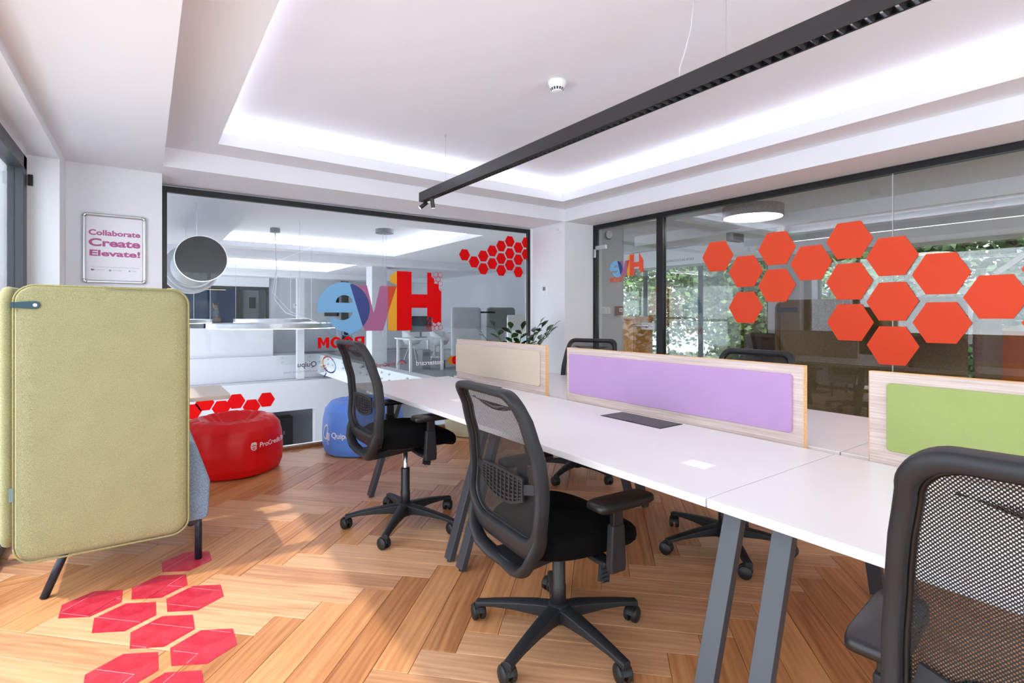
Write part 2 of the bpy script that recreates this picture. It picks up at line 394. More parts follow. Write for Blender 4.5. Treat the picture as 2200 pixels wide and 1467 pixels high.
for (hx, hy), lb in zip(FHEX, FHL):
    mb = MB(); P6 = hexa(hx, hy, 0.1205, False)
    mb.prism(P6, lambda a, b: (a, b, 0.0002), lambda a, b: (a, b, 0.0012))
    t = thing('hexagon_sticker', (hx, hy, 0), lb, 'floor sticker', 'red hexagon trail on the floor')
    mb.build('vinyl', VINYL, t)
    # worn plank-joint lines crossing the film
    for c, a in planks:
        if (c.x-hx)**2+(c.y-hy)**2 > 0.6: continue
        ax = Vector((math.cos(a), math.sin(a), 0)); ay = Vector((-math.sin(a), math.cos(a), 0))
        for p0, p1 in ((c-ax*PLN/2-ay*PW/2, c+ax*PLN/2-ay*PW/2), (c-ax*PLN/2-ay*PW/2, c-ax*PLN/2+ay*PW/2)):
            n_ = 60; run = []
            pts = [p0.lerp(p1, i/n_) for i in range(n_+1)]
            ins = [all((math.cos(PI/3*q)*(p.x-hx)+math.sin(PI/3*q)*(p.y-hy)) < 0.1025 for q in range(6)) for p in pts]
            i = 0
            while i <= n_:
                if ins[i]:
                    j = i
                    while j+1 <= n_ and ins[j+1]: j += 1
                    if j > i:
                        A, Bp = pts[i], pts[j]; d = (Bp-A).normalized(); nn = Vector((-d.y, d.x, 0))*0.0011
                        MB().add([(q.x, q.y, 0.0014) for q in (A-nn, Bp-nn*0.6, Bp+nn*0.8, A+nn*0.7)], [(0,1,2,3)]).build('worn_line', VINYLW, t, fix=False)
                    i = j+1
                else: i += 1

# ---- ceiling
ce = sempty('ceiling', (0, 0, 2.3), 'white stepped ceiling with light cove')
mb = MB()
TX0, TX1, TY0, TY1 = 0.42, 3.64, -2.4, 4.18
mb.box(0.104, TX0, YF, 4.475, ZR, 2.55); mb.box(TX1, 3.93, YF, 4.475, ZR, 2.55)
mb.box(TX0, TX1, TY1, 4.475, ZR, 2.55); mb.box(TX0, TX1, YF, TY0, ZR, 2.55)
mb.build('ring_ceiling', CEIL, ce)
B(0.0, 4.1, YF, 4.6, 2.665, 2.75).build('tray_ceiling', CEIL, ce)
mb = MB(); cv = 0.16
mb.box(TX0-cv-0.02, TX0-cv, YF, TY1+cv, 2.55, 2.665); mb.box(TX1+cv, TX1+cv+0.02, YF, TY1+cv, 2.55, 2.665)
mb.box(TX0-cv, TX1+cv, TY1+cv, TY1+cv+0.02, 2.55, 2.665); mb.box(TX0-cv, TX1+cv, TY0-cv-0.02, TY0-cv, 2.55, 2.665)
mb.build('cove_wall', CEIL, ce)
B(3.93, XR+0.05, YF, 4.475, ZS, 2.75).build('soffit', CEIL, ce)
B(0.104, XR+0.05, 4.475, YB+0.05, ZS, 2.75).build('soffit', CEIL, ce)
B(-0.4505, 0.104, YF, 4.86, ZS, 2.75).build('beam', CEIL, ce)
B(XL-0.1, -0.4505, YF, 4.86, 2.255, 2.75).build('beam', CEIL, ce)
def cove_led(x0, x1, y0, y1, z, t, name='cove_light', lb='', grp=None, m=None):
    o = thing(name, ((x0+x1)/2, (y0+y1)/2, z), lb, 'light', grp)
    B(x0, x1, y0, y1, z, z+t).build('led_strip', m or LED, o); return o
G = 'LED strips in the room cove'
cove_led(TX0-0.13, TX0-0.115, TY0, TY1, 2.556, 0.008, lb='LED strip hidden in the left cove of the room ceiling', grp=G)
cove_led(TX1+0.115, TX1+0.13, TY0, TY1, 2.556, 0.008, lb='LED strip hidden in the right cove of the room ceiling', grp=G)
cove_led(TX0, TX1, TY1+0.115, TY1+0.13, 2.556, 0.008, lb='LED strip hidden in the cove along the back glass', grp=G)

# ---- walls
struct(B(-0.466, 0.104, 4.72, YB+0.05, -0.2, ZS).build('wall_poster', WHITE), 'narrow white wall with a framed poster')
struct(B(XL-0.15, -0.45, 4.40, 4.85, -0.2, 2.254).build('wall_pilaster', WHITE), 'white pilaster beside the window')
struct(B(3.93, XR+0.12, 4.475, YB+0.12, -0.2, ZS+0.02).build('wall_column', WHITE), 'white wall return between the two glass walls')
struct(MB().box(XL-0.2, XR+0.2, YF-0.15, YF, -0.2, 0.35).box(XL-0.2, XR+0.2, YF-0.15, YF, 2.2, 2.75).box(XL-0.2, -0.3, YF-0.15, YF, 0.35, 2.2).box(4.1, XR+0.2, YF-0.15, YF, 0.35, 2.2).build('wall_rear', WHITE))
w0 = sempty('window_6', (1.9, YF-0.1, 1.2), 'unseen wide window added behind the camera for fill daylight')  # unseen rear window, added to let in more diffuse daylight
for x in (-0.3, 1.15, 2.6, 4.05): B(x, x+0.06, YF-0.12, YF-0.05, 0.35, 2.2).build('mullion', GREYM, w0)
B(-0.3, 4.1, YF-0.09, YF-0.085, 0.35, 2.2).build('pane', GLASS, w0)
struct(B(0.06, 3.95, YB-0.045, YB-0.015, -0.02, 0.028).build('baseboard_back', wood('oak_base', (120, 72, 40), (170, 112, 66)), None, bevel=0.003))

# ---- left window
w1 = sempty('window_1', (XL, 0, 0), 'tall anthracite framed window beside the booth')
fx0, fx1 = XL-0.07, XL+0.005
for y0, y1 in ((4.30, 4.40), (3.55, 3.63), (-0.15, -0.07), (-3.2, -3.12)):
    B(fx0, fx1, y0, y1, 0.0, 2.235).build('mullion', GREYM, w1, bevel=0.003)
B(fx0, fx1, YF, 4.40, 2.15, 2.235).build('head_rail', GREYM, w1, bevel=0.003)
B(fx0-0.0, fx1+0.01, 3.63, 4.30, 0.86, 0.975).build('transom', GREYM, w1, bevel=0.006)
B(fx0, fx1, YF, 4.40, 0.0, 0.05).build('bottom_rail', GREYM, w1, bevel=0.003)
B(fx0-0.01, fx1-0.004, YF, 4.41, 2.235, 2.2548).build('head_seal', WHITE, w1)
B(XL-0.04, XL-0.034, 3.63, 4.30, 0.975, 2.15).build('pane', GLASSL, w1); B(XL-0.04, XL-0.034, 3.63, 4.30, 0.05, 0.86).build('pane', GLASSL, w1)
for y0, y1 in ((-0.07, 3.55), (-3.12, -0.15)):
    B(XL-0.04, XL-0.034, y0, y1, 0.05, 2.15).build('pane', GLASSL, w1)
B(-0.60, -0.575, 4.385, 4.398, 2.06, 2.13).build('latch', BLACKM, w1, bevel=0.002)

# ---- back glass wall
w2 = sempty('window_2', (2.0, YB, 0), 'frameless glass wall with black edge profile towards the atrium')
gx0, gx1, gz = 0.118, 3.90, 2.307
B(gx0-0.05, gx1, YB-0.02, YB+0.02, gz-0.048, gz).build('head_profile', BLACKM, w2)
B(gx0-0.05, gx0+0.028, YB-0.02, YB+0.02, 0.0, gz-0.048).build('side_profile', BLACKM, w2)
B(gx1-0.035, gx1, YB-0.02, YB+0.02, 0.0, gz-0.048).build('side_profile', BLACKM, w2)
B(gx0, gx1, YB-0.02, YB+0.02, 0.0, 0.035).build('sill_profile', ALU, w2)
B(gx0, 1.996, YB-0.005, YB+0.005, 0.03, gz-0.04).build('pane', GLASSC, w2)
B(2.000, gx1-0.03, YB-0.005, YB+0.005, 0.03, gz-0.04).build('pane', GLASSC, w2)
B(3.935-0.035, 3.935, YB-0.03, YB+0.05, 0, gz+0.02).build('white_trim', WHITE, w2)

# ---- right glass wall with door
w3 = sempty('window_3', (XR, 2, 0), 'black framed glass wall covered with orange hexagons')
B(XR-0.03, XR+0.03, YF, 4.475, 2.268, 2.317).build('head_profile', BLACKM, w3)
B(XR-0.03, XR+0.03, YF, 3.45, 0, 0.04).build('sill_profile', BLACKM, w3)
B(XR-0.03, XR+0.03, 3.455, 3.535, 0, 2.27).build('post', BLACKM, w3)
B(XR-0.03, XR+0.03, 4.435, 4.475, 0, 2.27).build('post', BLACKM, w3)
B(XR-0.005, XR+0.005, 1.442, 3.455, 0.04, 2.268).build('pane', GLASSB, w3)
B(XR-0.005, XR+0.005, YF, 1.438, 0.04, 2.268).build('pane', GLASSB, w3)
B(XR-0.007, XR+0.007, 1.4375, 1.4425, 0.04, 2.268).build('joint_seal', mat('seal', (190, 192, 194), 0.5), w3)
d1 = sempty('door_1', (XR, 4.0, 0), 'frameless glass door with steel lever handle')
B(XR-0.005, XR+0.005, 3.545, 4.42, 0.01, 2.255).build('door_leaf', GLASSB, d1)
B(XR-0.03, XR-0.005, 4.27, 4.46, 2.02, 2.07).build('hinge_plate', ALU, d1, bevel=0.003)
B(XR-0.045, XR-0.03, 4.425, 4.455, 1.93, 2.03).build('hinge_pin', ALU, d1, bevel=0.004)
lk = B(XR-0.022, XR+0.018, 3.565, 3.745, 1.09, 1.165).build('lock_plate', ALU, d1, bevel=0.003)
mb = MB(); mb.tube([(XR-0.02,3.67,1.13),(XR-0.06,3.67,1.13),(XR-0.065,3.69,1.13),(XR-0.065,3.82,1.13)], 0.010, 10)
mb.tube([(XR-0.021,3.67,1.13),(XR-0.032,3.67,1.13)], 0.022, 16); mb.tube([(XR-0.021,3.60,1.13),(XR-0.027,3.60,1.13)], 0.012, 12)
mb.build('lever', ALU, lk, smooth=True)

# ---- vinyl on the glass
ORV = mat('orange_vinyl', (240, 80, 44), 0.6, spec=0.3); REDV = mat('red_vinyl', (226, 0, 4), 0.7, spec=0.15)
HB = [(2.838,1.800),(2.560,1.640),(2.279,1.817),(2.279,1.500),(2.560,1.316),(2.002,1.671),(1.723,1.821),(1.722,1.505),(1.717,1.192),(1.445,1.673),(1.443,1.346),(1.441,1.026),(1.163,1.529),(1.159,1.196),(0.884,1.364),(0.605,1.53),(0.605,1.20)]
for y, z in HB:
    mb = MB(); mb.prism(hexa(y, z, 0.161), lambda a, b: (XR-0.012, a, b), lambda a, b: (XR-0.006, a, b)); mb.build('hexagon_sticker', ORV, w3)
BKY = YB-0.0065
fb = lambda dy=0: (lambda a, b: (a, BKY-dy, b))
for x, z in [(2.969,1.933),(3.096,1.860),(3.221,1.936),(3.221,1.787),(3.347,2.005),(3.347,1.855),(3.474,2.073),(3.474,1.923),(3.474,1.780),(3.600,2.138),(3.600,1.992),(3.600,1.850),(3.728,2.073),(3.728,1.924),(3.728,1.774),(3.85,2.143),(3.85,1.998)]:
    P6 = hexa(x, z, 0.073)
    P6 = [(min(a, gx1-0.036), b) for a, b in P6]
    flat('hexagon_sticker', [P6], fb(), REDV, w2)
# the big mirrored word on the back glass
def arc(cx, cy, r, a0, a1, n=24, ry=None):
    ry = ry or r
    return [(cx+r*math.cos(math.radians(a0+(a1-a0)*i/n)), cy+ry*math.sin(math.radians(a0+(a1-a0)*i/n))) for i in range(n+1)]
def hive(fn, parent, prefix_mats, detail=True):
    BL, NV, PU, OR_, DO, RD = prefix_mats
    ex, ez, er = 1.600, 1.312, 0.259
    e_out = arc(ex, ez, er, 189, -78, 40) + [(1.60,1.085),(1.54,1.10),(1.50,1.13),(1.47,1.175),(1.455,1.235)] + [(1.50,1.212),(1.545,1.198),(1.60,1.197),(1.645,1.214),(1.673,1.240),(1.687,1.272)]
    eye = arc(1.602, 1.368, 0.085, 0, 180, 16, 0.076)
    flat('letter_e', [e_out, eye], fn(0.0), BL, parent)
    V = [(1.658,1.548),(1.829,1.549),(1.900,1.266),(1.967,1.547),(2.146,1.548),(1.999,1.086),(1.807,1.088)]
    flat('letter_v', [V], fn(0.0006), PU, parent)
    # where e and v overlap
    nav = [(1.658,1.548)] + arc(ex, ez, er, 66, -52, 26) + [(1.790,1.130)]
    nav = [(1.658,1.548)] + [p for p in arc(ex, ez, er, 72, -44, 26)]
    flat('overlap', [nav], fn(0.0012), NV, parent)
    flat('letter_i', [[(2.052,1.084),(2.150,1.083),(2.150,1.548),(2.052,1.548)]], fn(0.0009), OR_, parent)
    flat('overlap', [[(2.052,1.266),(2.052,1.548),(2.146,1.548)]], fn(0.0016), DO, parent)
    flat('dot', [[(2.075,1.655),(2.150,1.709),(2.150,1.560),(2.075,1.590)]], fn(0.0009), OR_, parent)
    Hh = [(2.149,1.709),(2.317,1.709),(2.317,1.469),(2.500,1.470),(2.500,1.709),(2.552,1.709),(2.552,1.665),(2.585,1.640),(2.585,1.592),(2.640,1.585),(2.640,1.535),(2.672,1.500),
          (2.672,1.155),(2.635,1.172),(2.600,1.150),(2.562,1.172),(2.560,1.215),(2.530,1.232),(2.505,1.212),(2.500,1.170),(2.500,1.324),(2.317,1.324),(2.317,1.083),(2.149,1.083)]
    flat('letter_h', [Hh], fn(0.0), RD, parent)
    if detail:
        def ring(x, z, R, m): flat('hexagon_outline', [hexa(x, z, R, False), hexa(x, z, R*0.84, False)], fn(0.0003), m, parent)
        for x, z in [(2.605,1.690),(2.660,1.690),(2.632,1.642),(2.577,1.642),(2.605,1.594),(2.660,1.594),(2.645,1.512),(2.535,1.150),(2.590,1.150),(2.645,1.150),(2.508,1.104),(2.563,1.104),(2.618,1.104),(2.660,1.110),(2.535,1.215)]: ring(x, z, 0.031, RD)
        for x, z in [(1.45,1.195),(1.405,1.165),(1.45,1.12),(1.50,1.085),(1.56,1.07),(1.62,1.07),(1.68,1.075),(1.735,1.09)]: ring(x, z, 0.034, BL)
HM = (mat('sky_blue_vinyl', (122,184,228), 0.5), mat('navy_vinyl', (42,62,132), 0.5), mat('mauve_vinyl', (172,98,142), 0.5), mat('amber_vinyl', (236,164,18), 0.5), mat('rust_vinyl', (206,62,8), 0.5), REDV)
hive(lambda dy: (lambda a, b: (a, BKY-dy, b)), w2, HM)
def block_room(fn, m, parent, x0, x1, z0, h):
    """heavy sans ROOM; fn(a,b): a 0..1 reading left to right, b 0..1 height"""
    Wd = x1-x0; t = 0.062
    def put(nm, loops): flat(nm, loops, lambda a, b: fn(x0+a*Wd, z0+b*h), m, parent)
    put('letter', [[(0,0),(0,1),(0.13,1),(0.185,0.97),(0.215,0.88),(0.22,0.68),(0.205,0.50),(0.165,0.40),(0.232,0),(0.155,0),(0.098,0.36),(0.068,0.36),(0.068,0)], [(0.068,0.56),(0.068,0.80),(0.12,0.80),(0.145,0.76),(0.15,0.68),(0.145,0.60),(0.12,0.56)]])
    for c in (0.365, 0.62): put('letter', [arc(c, 0.5, 0.118, 0, 360, 30, 0.53)[:-1], arc(c, 0.5, 0.054, 0, 360, 24, 0.30)[:-1]])
    put('letter', [[(0.765,0),(0.765,1),(0.835,1),(0.882,0.55),(0.93,1),(1.0,1),(1.0,0),(0.932,0),(0.932,0.58),(0.895,0.22),(0.869,0.22),(0.833,0.58),(0.833,0)]])
block_room(lambda a, b: (1.803-(a-1.348), BKY, b), REDV, w2, 1.348, 1.803, 0.928, 0.103)
INK = mat('dark_vinyl', (56, 60, 76), 0.5); WINEV = mat('wine_vinyl', (160, 40, 60), 0.5); WHV = mat('white_vinyl', (244, 244, 246), 0.5); GREYV = mat('grey_vinyl', (150, 152, 158), 0.5)
text('mirrored_word', 'Quipu', lambda a, b, h: (1.337-a*0.172, BKY, 0.757+b*0.172), INK, w2, bold=0.01)
text('mirrored_word', 'Part of the ProCredit Group', lambda a, b, h: (1.345-a*0.305, BKY, 0.706+b*0.305), GREYV, w2)
text('mirrored_word', 'ProCredit', lambda a, b, h: (2.128-a*0.235, BKY, 0.713+b*0.235), WINEV, w2, bold=0.01)
text('mirrored_word', 'Bank', lambda a, b, h: (1.885-a*0.115, BKY, 0.713+b*0.115), INK, w2, bold=0.01)
text('mirrored_word', 'mastercard', lambda a, b, h: (2.70-a*0.33, BKY, 0.705+b*0.33), WHV, w2, bold=0.015)
AMB = HM[3]
flat('mirrored_emblem', [arc(2.80, 0.74, 0.05, 0, 360, 24)[:-1]], fb(), mat('ochre_vinyl', (205,132,30), 0.5), w2)
flat('mirrored_emblem', [arc(2.855, 0.74, 0.05, 0, 360, 24)[:-1]], fb(0.0006), REDV, w2)
# quill ring emblem: tilted ring in coloured arcs with a fan of strokes
def ringarc(cx, cz, r, a0, a1, w, m, sx=0.72):
    o = arc(cx, cz, r, a0, a1, 14); i = arc(cx, cz, r-w, a1, a0, 14)
    rot = lambda p: (cx+(p[0]-cx)*sx+(p[1]-cz)*-0.28, p[1])
    flat('mirrored_emblem', [[rot(p) for p in o+i]], fb(), m, w2)
qc = (1.455, 0.765)
for a0, a1, m in ((-60,30,'sky_blue_vinyl'),(30,80,'mauve_vinyl'),(80,130,'rust_vinyl'),(130,200,'amber_vinyl'),(200,300,'navy_vinyl')):
    ringarc(*qc, 0.085, a0, a1, 0.013, MATS[m])
for i in range(7):
    mb = [(1.372,0.757-i*0.009),(1.41,0.752-i*0.008),(1.41,0.748-i*0.008),(1.372,0.753-i*0.009)]
    flat('mirrored_emblem', [mb], fb(), GREYV if i % 2 else INK, w2)
for i, m in enumerate(('rust_vinyl','amber_vinyl','navy_vinyl','mauve_vinyl','navy_vinyl')):
    flat('mirrored_emblem', [[(1.393+i*0.006,0.760-i*0.013),(1.417+i*0.006,0.768-i*0.013),(1.417+i*0.006,0.759-i*0.013),(1.393+i*0.006,0.751-i*0.013)]], fb(0.0006), MATS[m], w2)
flat('mirrored_emblem', [[(1.425,0.695),(1.432,0.69),(1.415,0.655),(1.398,0.642),(1.410,0.665)]], fb(), MATS['navy_vinyl'], w2)
# globe emblem: stacked arcs
for i, m in enumerate(('navy_vinyl','mauve_vinyl','rust_vinyl','amber_vinyl','navy_vinyl')):
    r = 0.052-i*0.009
    o = arc(2.205, 0.722, r, 10, 185, 14); ii = arc(2.205-0.002, 0.720, r-0.0045, 185, 10, 14)
    flat('mirrored_emblem', [o+ii], fb(), MATS[m], w2)
# small version on the door, and the black caption beside it
def doorfn(dy):
    k = (4.222-3.727)/(2.67-1.341); k2 = (1.921-1.684)/(1.709-1.083)
    return lambda a, b: (XR-0.007-dy, 4.222-(a-1.341)*k, 1.684+(b-1.083)*k2)
HM2 = HM[:5]+(mat('coral_vinyl', (232,78,46), 0.5),)
hive(doorfn, d1, HM2, False)
block_room(lambda a, b: (XR-0.008, 4.049+(a-1.348)/0.455*0.173, b), HM2[5], d1, 1.348, 1.803, 1.622, 0.058)
text('mirrored_word', 'САЛА ЗА СОСТАНОЦИ', lambda a, b, h: (XR-0.008, 3.10+a*0.345, 1.792+b*0.345), INK, w3)

# ================================================================ OFFICE CHAIR
def interp(tab, z):
    for (z0, a), (z1, b) in zip(tab, tab[1:]):
        if z <= z1:
            t = max(0, (z-z0)/(z1-z0)); t = t*t*(3-2*t)*0.5+t*0.5; return a+(b-a)*t
    return tab[-1][1]
XB = [(0.36,-0.205),(0.45,-0.238),(0.55,-0.246),(0.65,-0.238),(0.76,-0.248),(0.88,-0.282),(1.0,-0.335)]
HWT = [(0.38,0.205),(0.48,0.232),(0.58,0.247),(0.70,0.245),(0.85,0.234),(1.0,0.216)]
def se(v, n): return math.copysign(abs(v)**(2/n), v)
NB = 88
def loop_pts(top, bot, dw, rt=0.062, rb=0.105):
    """rounded, slightly tapered back outline; dw = inset of the sides"""
    half = []
    for i in range(6): half.append((i/5.5*1.0, 'top'))
    wt = interp(HWT, top)-dw; out = []
    right = []
    for i in range(7): right.append(((wt-rt)*i/7, top))
    for i in range(11):
        a = PI/2*(1-i/10); right.append((wt-rt+rt*math.cos(a), top-rt+rt*math.sin(a)))
    n = 12
    for i in range(1, n+1):
        z = top-rt-(top-rt-bot-rb)*i/n
        dz_ = top-rt-z
        right.append((interp(HWT, z)-dw+(wt-(interp(HWT, top-rt)-dw))*max(0, 1-i/4), z))
    we = right[-1][0]
    for i in range(1, 11):
        a = -PI/2*i/10; right.append((we-rb+rb*math.cos(a), bot+rb+rb*math.sin(a)))
    for i in range(1, 4): right.append(((we-rb)*(1-i/4), bot))
    left = [(-y, z) for y, z in right[1:]]
    out = right+[(0.0, bot)]+left[::-1]
    return out
def make_chair():
    global NB
    NB = len(loop_pts(1.0, 0.4, 0))
    root = thing('office_chair', (0,0,0), 'x', 'chair', 'black mesh office chairs around the desks')
    up = []
    # back frame
    outer = loop_pts(1.0, 0.400, 0.0, 0.062, 0.125); inner = loop_pts(0.974, 0.486, 0.024, 0.050, 0.095)
    rs = []
    for j in range(12):
        ph = 2*PI*j/12; t = 0.5+0.5*se(math.cos(ph), 4.5); dx = 0.024*se(math.sin(ph), 4.5)
        rs.append([(interp(XB, a[1]+(b[1]-a[1])*t)+dx-0.006*(1-t), a[0]+(b[0]-a[0])*t, a[1]+(b[1]-a[1])*t) for a, b in zip(inner, outer)])
    mb = MB(); mb.rings(rs+[rs[0]], cap=False); up.append(mb.build('back_frame', PLASTIC, root, smooth=True))
    # dark inner rim
    in2 = loop_pts(0.968, 0.492, 0.030, 0.046, 0.090); mb = MB()
    r_ = [[(interp(XB, z)+d, y, z) for y, z in lp] for lp, d in ((inner, 0.016), (in2, 0.012), (in2, -0.002), (inner, -0.008))]
    mb.rings(r_+[r_[0]], cap=False); up.append(mb.build('inner_rim', PLASTICD, root, smooth=True))
    # net
    vs_, fs_ = [], []; RN = 9; zc = 0.72
    vs_.append((interp(XB, zc), 0, zc))
    for i in range(1, RN+1):
        for y, z in in2:
            yy, zz = y*i/RN, zc+(z-zc)*i/RN
            vs_.append((interp(XB, zz)+0.004, yy, zz))
    for k in range(NB): fs_.append((0, 1+k, 1+(k+1) % NB))
    for i in range(RN-1):
        for k in range(NB): fs_.append((1+i*NB+k, 1+i*NB+(k+1) % NB, 1+(i+1)*NB+(k+1) % NB, 1+(i+1)*NB+k))
    mb = MB().add(vs_, fs_); up.append(mb.build('back_net', NETFAB, root, smooth=True))
    # doubled net at the top edge, a slim crescent
    n = 20; A = [(-0.10+0.27*i/n*1.0, 0.930) for i in range(n+1)]
    mb = MB(); tp = [(-0.16+0.32*i/n) for i in range(n+1)]
    mb.rings([[(interp(XB, 0.938)+0.002, y, 0.938) for y in tp], [(interp(XB, 0.90)+0.002, y, 0.938-0.030*(1-(y/0.16)**2)) for y in tp]], close=False, cap=False)
    up.append(mb.build('head_band', NETDENSE, root))
    # lumbar pad: grid of ribs
    mb = MB()
    def zl(y): return 0.582+0.034*(abs(y)/0.14)**2
    def zt(y): return 0.690-0.004*(abs(y)/0.14)**2
    xo = -0.016
    for i in range(11):
        y = -0.14+0.028*i; a, b = zl(y), zt(y)
        mb.bar((interp(XB, a)+xo, y, a), (interp(XB, b)+xo, y, b), 0.0085, 0.008)
    for j in range(8):
        f = j/7; pts = [(y, zl(y)+(zt(y)-zl(y))*f) for y in [-0.144+0.288*i/12 for i in range(13)]]
        for (y0, z0), (y1, z1) in zip(pts, pts[1:]):
            mb.bar((interp(XB, z0)+xo, y0, z0), (interp(XB, z1)+xo, y1, z1), 0.008, 0.0062 if 0 < j < 7 else 0.010, side=(1,0,0))
    for s in (-1, 1):
        mb.bar((interp(XB, .65)+xo, s*0.138, 0.652), (interp(XB, .65)-0.002, s*0.208, 0.668), 0.008, 0.034, side=(1,0,0))
    up.append(mb.build('lumbar_pad', PLASTIC, root))
    # back carrier: U-shaped loop under the back
    half = [(-0.246,0.226,0.525),(-0.262,0.218,0.470),(-0.268,0.196,0.420),(-0.262,0.150,0.376),(-0.246,0.090,0.352),(-0.232,0.0,0.345)]
    path = half+[(x,-y,z) for x, y, z in half[-2::-1]]
    rr = [0.014,0.021,0.027,0.031,0.033,0.034]; rr = rr+rr[-2::-1]
    mb = MB(); mb.tube(path, rr, 14, sq=0.55)
    mb.rings([[(x, y*sy, z) for y, z in ((-1,z0),(1,z0),(1,z1),(-1,z1))] for x, sy, z0, z1 in ((-0.25,0.10,0.335,0.366),(-0.17,0.085,0.335,0.372),(-0.06,0.075,0.340,0.392),(0.02,0.07,0.345,0.40))])
    up.append(mb.build('back_carrier', PLASTIC, root, smooth=False, bevel=0.006))
    # seat
    NS = 48; rs = []
    for sc_, z in ((0.0,0.398),(0.80,0.398),(0.93,0.406),(0.985,0.424),(1.0,0.444),(0.985,0.462),(0.93,0.475),(0.80,0.483),(0.5,0.484),(0.0,0.480)):
        ring = []
        for k in range(NS):
            t = 2*PI*k/NS; x = 0.025+0.265*se(math.cos(t), 2.8)*sc_; y = (0.245-0.02*max(0, math.cos(t)))*se(math.sin(t), 3.2)*sc_
            d = max(0, (x-0.06)/0.21); zz = z-0.052*d*d-0.010*max(0, (-x-0.1)/0.14)**2+0.012*(y/0.245)**2*(1 if z > 0.45 else 0)
            ring.append((x, y, zz))
        rs.append(ring)
    up.append(MB().rings(rs, cap=False).build('seat', FABRIC, root, smooth=True))
    mb = MB(); rs = []
    for sc_, z in ((0.55,0.385),(0.80,0.390),(0.90,0.402),(0.90,0.412)):
        rs.append([(0.01+0.24*se(math.cos(2*PI*k/NS), 3)*sc_, 0.235*se(math.sin(2*PI*k/NS), 3)*sc_, z-0.03*max(0, 0.24*math.cos(2*PI*k/NS)*sc_-0.05)/0.2) for k in range(NS)])
    up.append(mb.rings(rs).build('seat_shell', PLASTICD, root, smooth=True))
    # mechanism and paddle
    mb = B(-0.10, 0.13, -0.075, 0.075, 0.345, 0.392); mech = mb.build('mechanism', PLASTICD, root, bevel=0.012); up.append(mech)
    mb = MB(); mb.tube([(0.05,-0.07,0.372),(0.055,-0.19,0.372)], 0.010, 10)
    mb.bar((0.055,-0.205,0.378), (0.030,-0.225,0.300), 0.046, 0.012, side=(1,0,0))
    for i in range(5): mb.bar((0.050-0.0045*i-0.018,-0.2195-0.0036*i,0.355-0.013*i), (0.050-0.0045*i+0.018,-0.2195-0.0036*i,0.355-0.013*i), 0.003, 0.004, side=(0,1,0))
    up.append(mb.build('paddle_lever', PLASTIC, root, bevel=0.003))
    mb = MB(); mb.tube([(0.0,0.07,0.372),(0.0,0.24,0.372)], 0.009, 10); mb.tube([(0.0,0.22,0.372),(0.0,0.275,0.372)], 0.015, 12)
    up.append(mb.build('tilt_knob', PLASTICD, root, smooth=False))
    # arms
    for s in (-1, 1):
        arm = MB()
        arm.rings([[(x+dx, s*y, z+dz) for dx, dz in ((-.03,-.009),(.03,-.009),(.03,.009),(-.03,.009))] for x, y, z in ((0.02,0.10,0.388),(0.02,0.22,0.384),(0.02,0.275,0.388))])
        arm.rings([[(0.02+dx*wd, s*0.300+dy, z) for dx, dy in ((-.032,-.016),(.032,-.016),(.032,.016),(-.032,.016))] for z, wd in ((0.372,1.0),(0.40,1.1),(0.48,0.95),(0.535,0.85))])
        a = arm.build('armrest_post', PLASTIC, root, bevel=0.007); up.append(a)
        sl = MB(); sl.box(0.0, 0.044, s*0.300-0.011, s*0.300+0.011, 0.52, 0.602); sl.build('slide', PLASTICD, a, bevel=0.003)
        # pad: rounded, slightly bent plan
        rs = []
        for sc_, z in ((0.92,0.594),(1.0,0.600),(1.0,0.612),(0.965,0.620),(0.90,0.6225),(0.0,0.623)):
            rs.append([(0.045+0.130*se(math.cos(2*PI*k/48), 6)*sc_, s*0.300+0.045*se(math.sin(2*PI*k/48), 5)*sc_*(1-0.08*math.cos(2*PI*k/48)), z) for k in range(48)])
        pad = MB().rings(rs, cap=False).build('armrest_pad', PLASTICD, root, smooth=True); up.append(pad)
    # column
    mb = MB(); mb.lathe([(0.0145,0.06),(0.0145,0.385)], n=20); rod = mb.build('gas_rod', CHROME, root, smooth=False); up.append(rod)
    for p in rod.data.polygons: p.use_smooth = len(p.vertices) == 4
    mb = MB(); mb.lathe([(0.028,0.06),(0.028,0.20),(0.0255,0.205),(0.0255,0.335),(0.023,0.340),(0.0,0.340)], n=24)
    o = mb.build('column_cover', PLASTICD, root)
    for p in o.data.polygons: p.use_smooth = len(p.vertices) == 4
    # hub + five arms with castors
    mb = MB(); mb.lathe([(0.0,0.058),(0.034,0.058),(0.048,0.075),(0.052,0.10),(0.046,0.122),(0.036,0.132),(0.0,0.134)], n=30); mb.build('hub', PLASTIC, root, smooth=True)
    for i in range(5):
        a = 2*PI*i/5; ca, sa = math.cos(a), math.sin(a)
        def tr(r, y, z): return (r*ca-y*sa, r*sa+y*ca, z)
        prof = [(0.02,0.030,0.070,0.128),(0.09,0.028,0.078,0.124),(0.18,0.024,0.080,0.112),(0.26,0.021,0.076,0.099),(0.315,0.019,0.068,0.088),(0.345,0.018,0.056,0.083)]
        rs = [[tr(r, y*w_, z) for y, z in ((-1,z0),(1,z0),(1,z1-0.006),(0.62,z1),(-0.62,z1),(-1,z1-0.006))] for r, w_, z0, z1 in prof]
        leg = MB().rings(rs).build('leg', PLASTIC, root, bevel=0.003)
        # castor
        sw = a+[0.6,-0.9,2.2,1.1,-0.4][i]; cs, sn = math.cos(sw), math.sin(sw); cx, cy_ = 0.332*ca, 0.332*sa
        cb = MB()
        cb.tube([(cx,cy_,0.040),(cx,cy_,0.072)], 0.008, 10)
        def cw(u, v, z): return (cx+u*cs-v*sn, cy_+u*sn+v*cs, z)
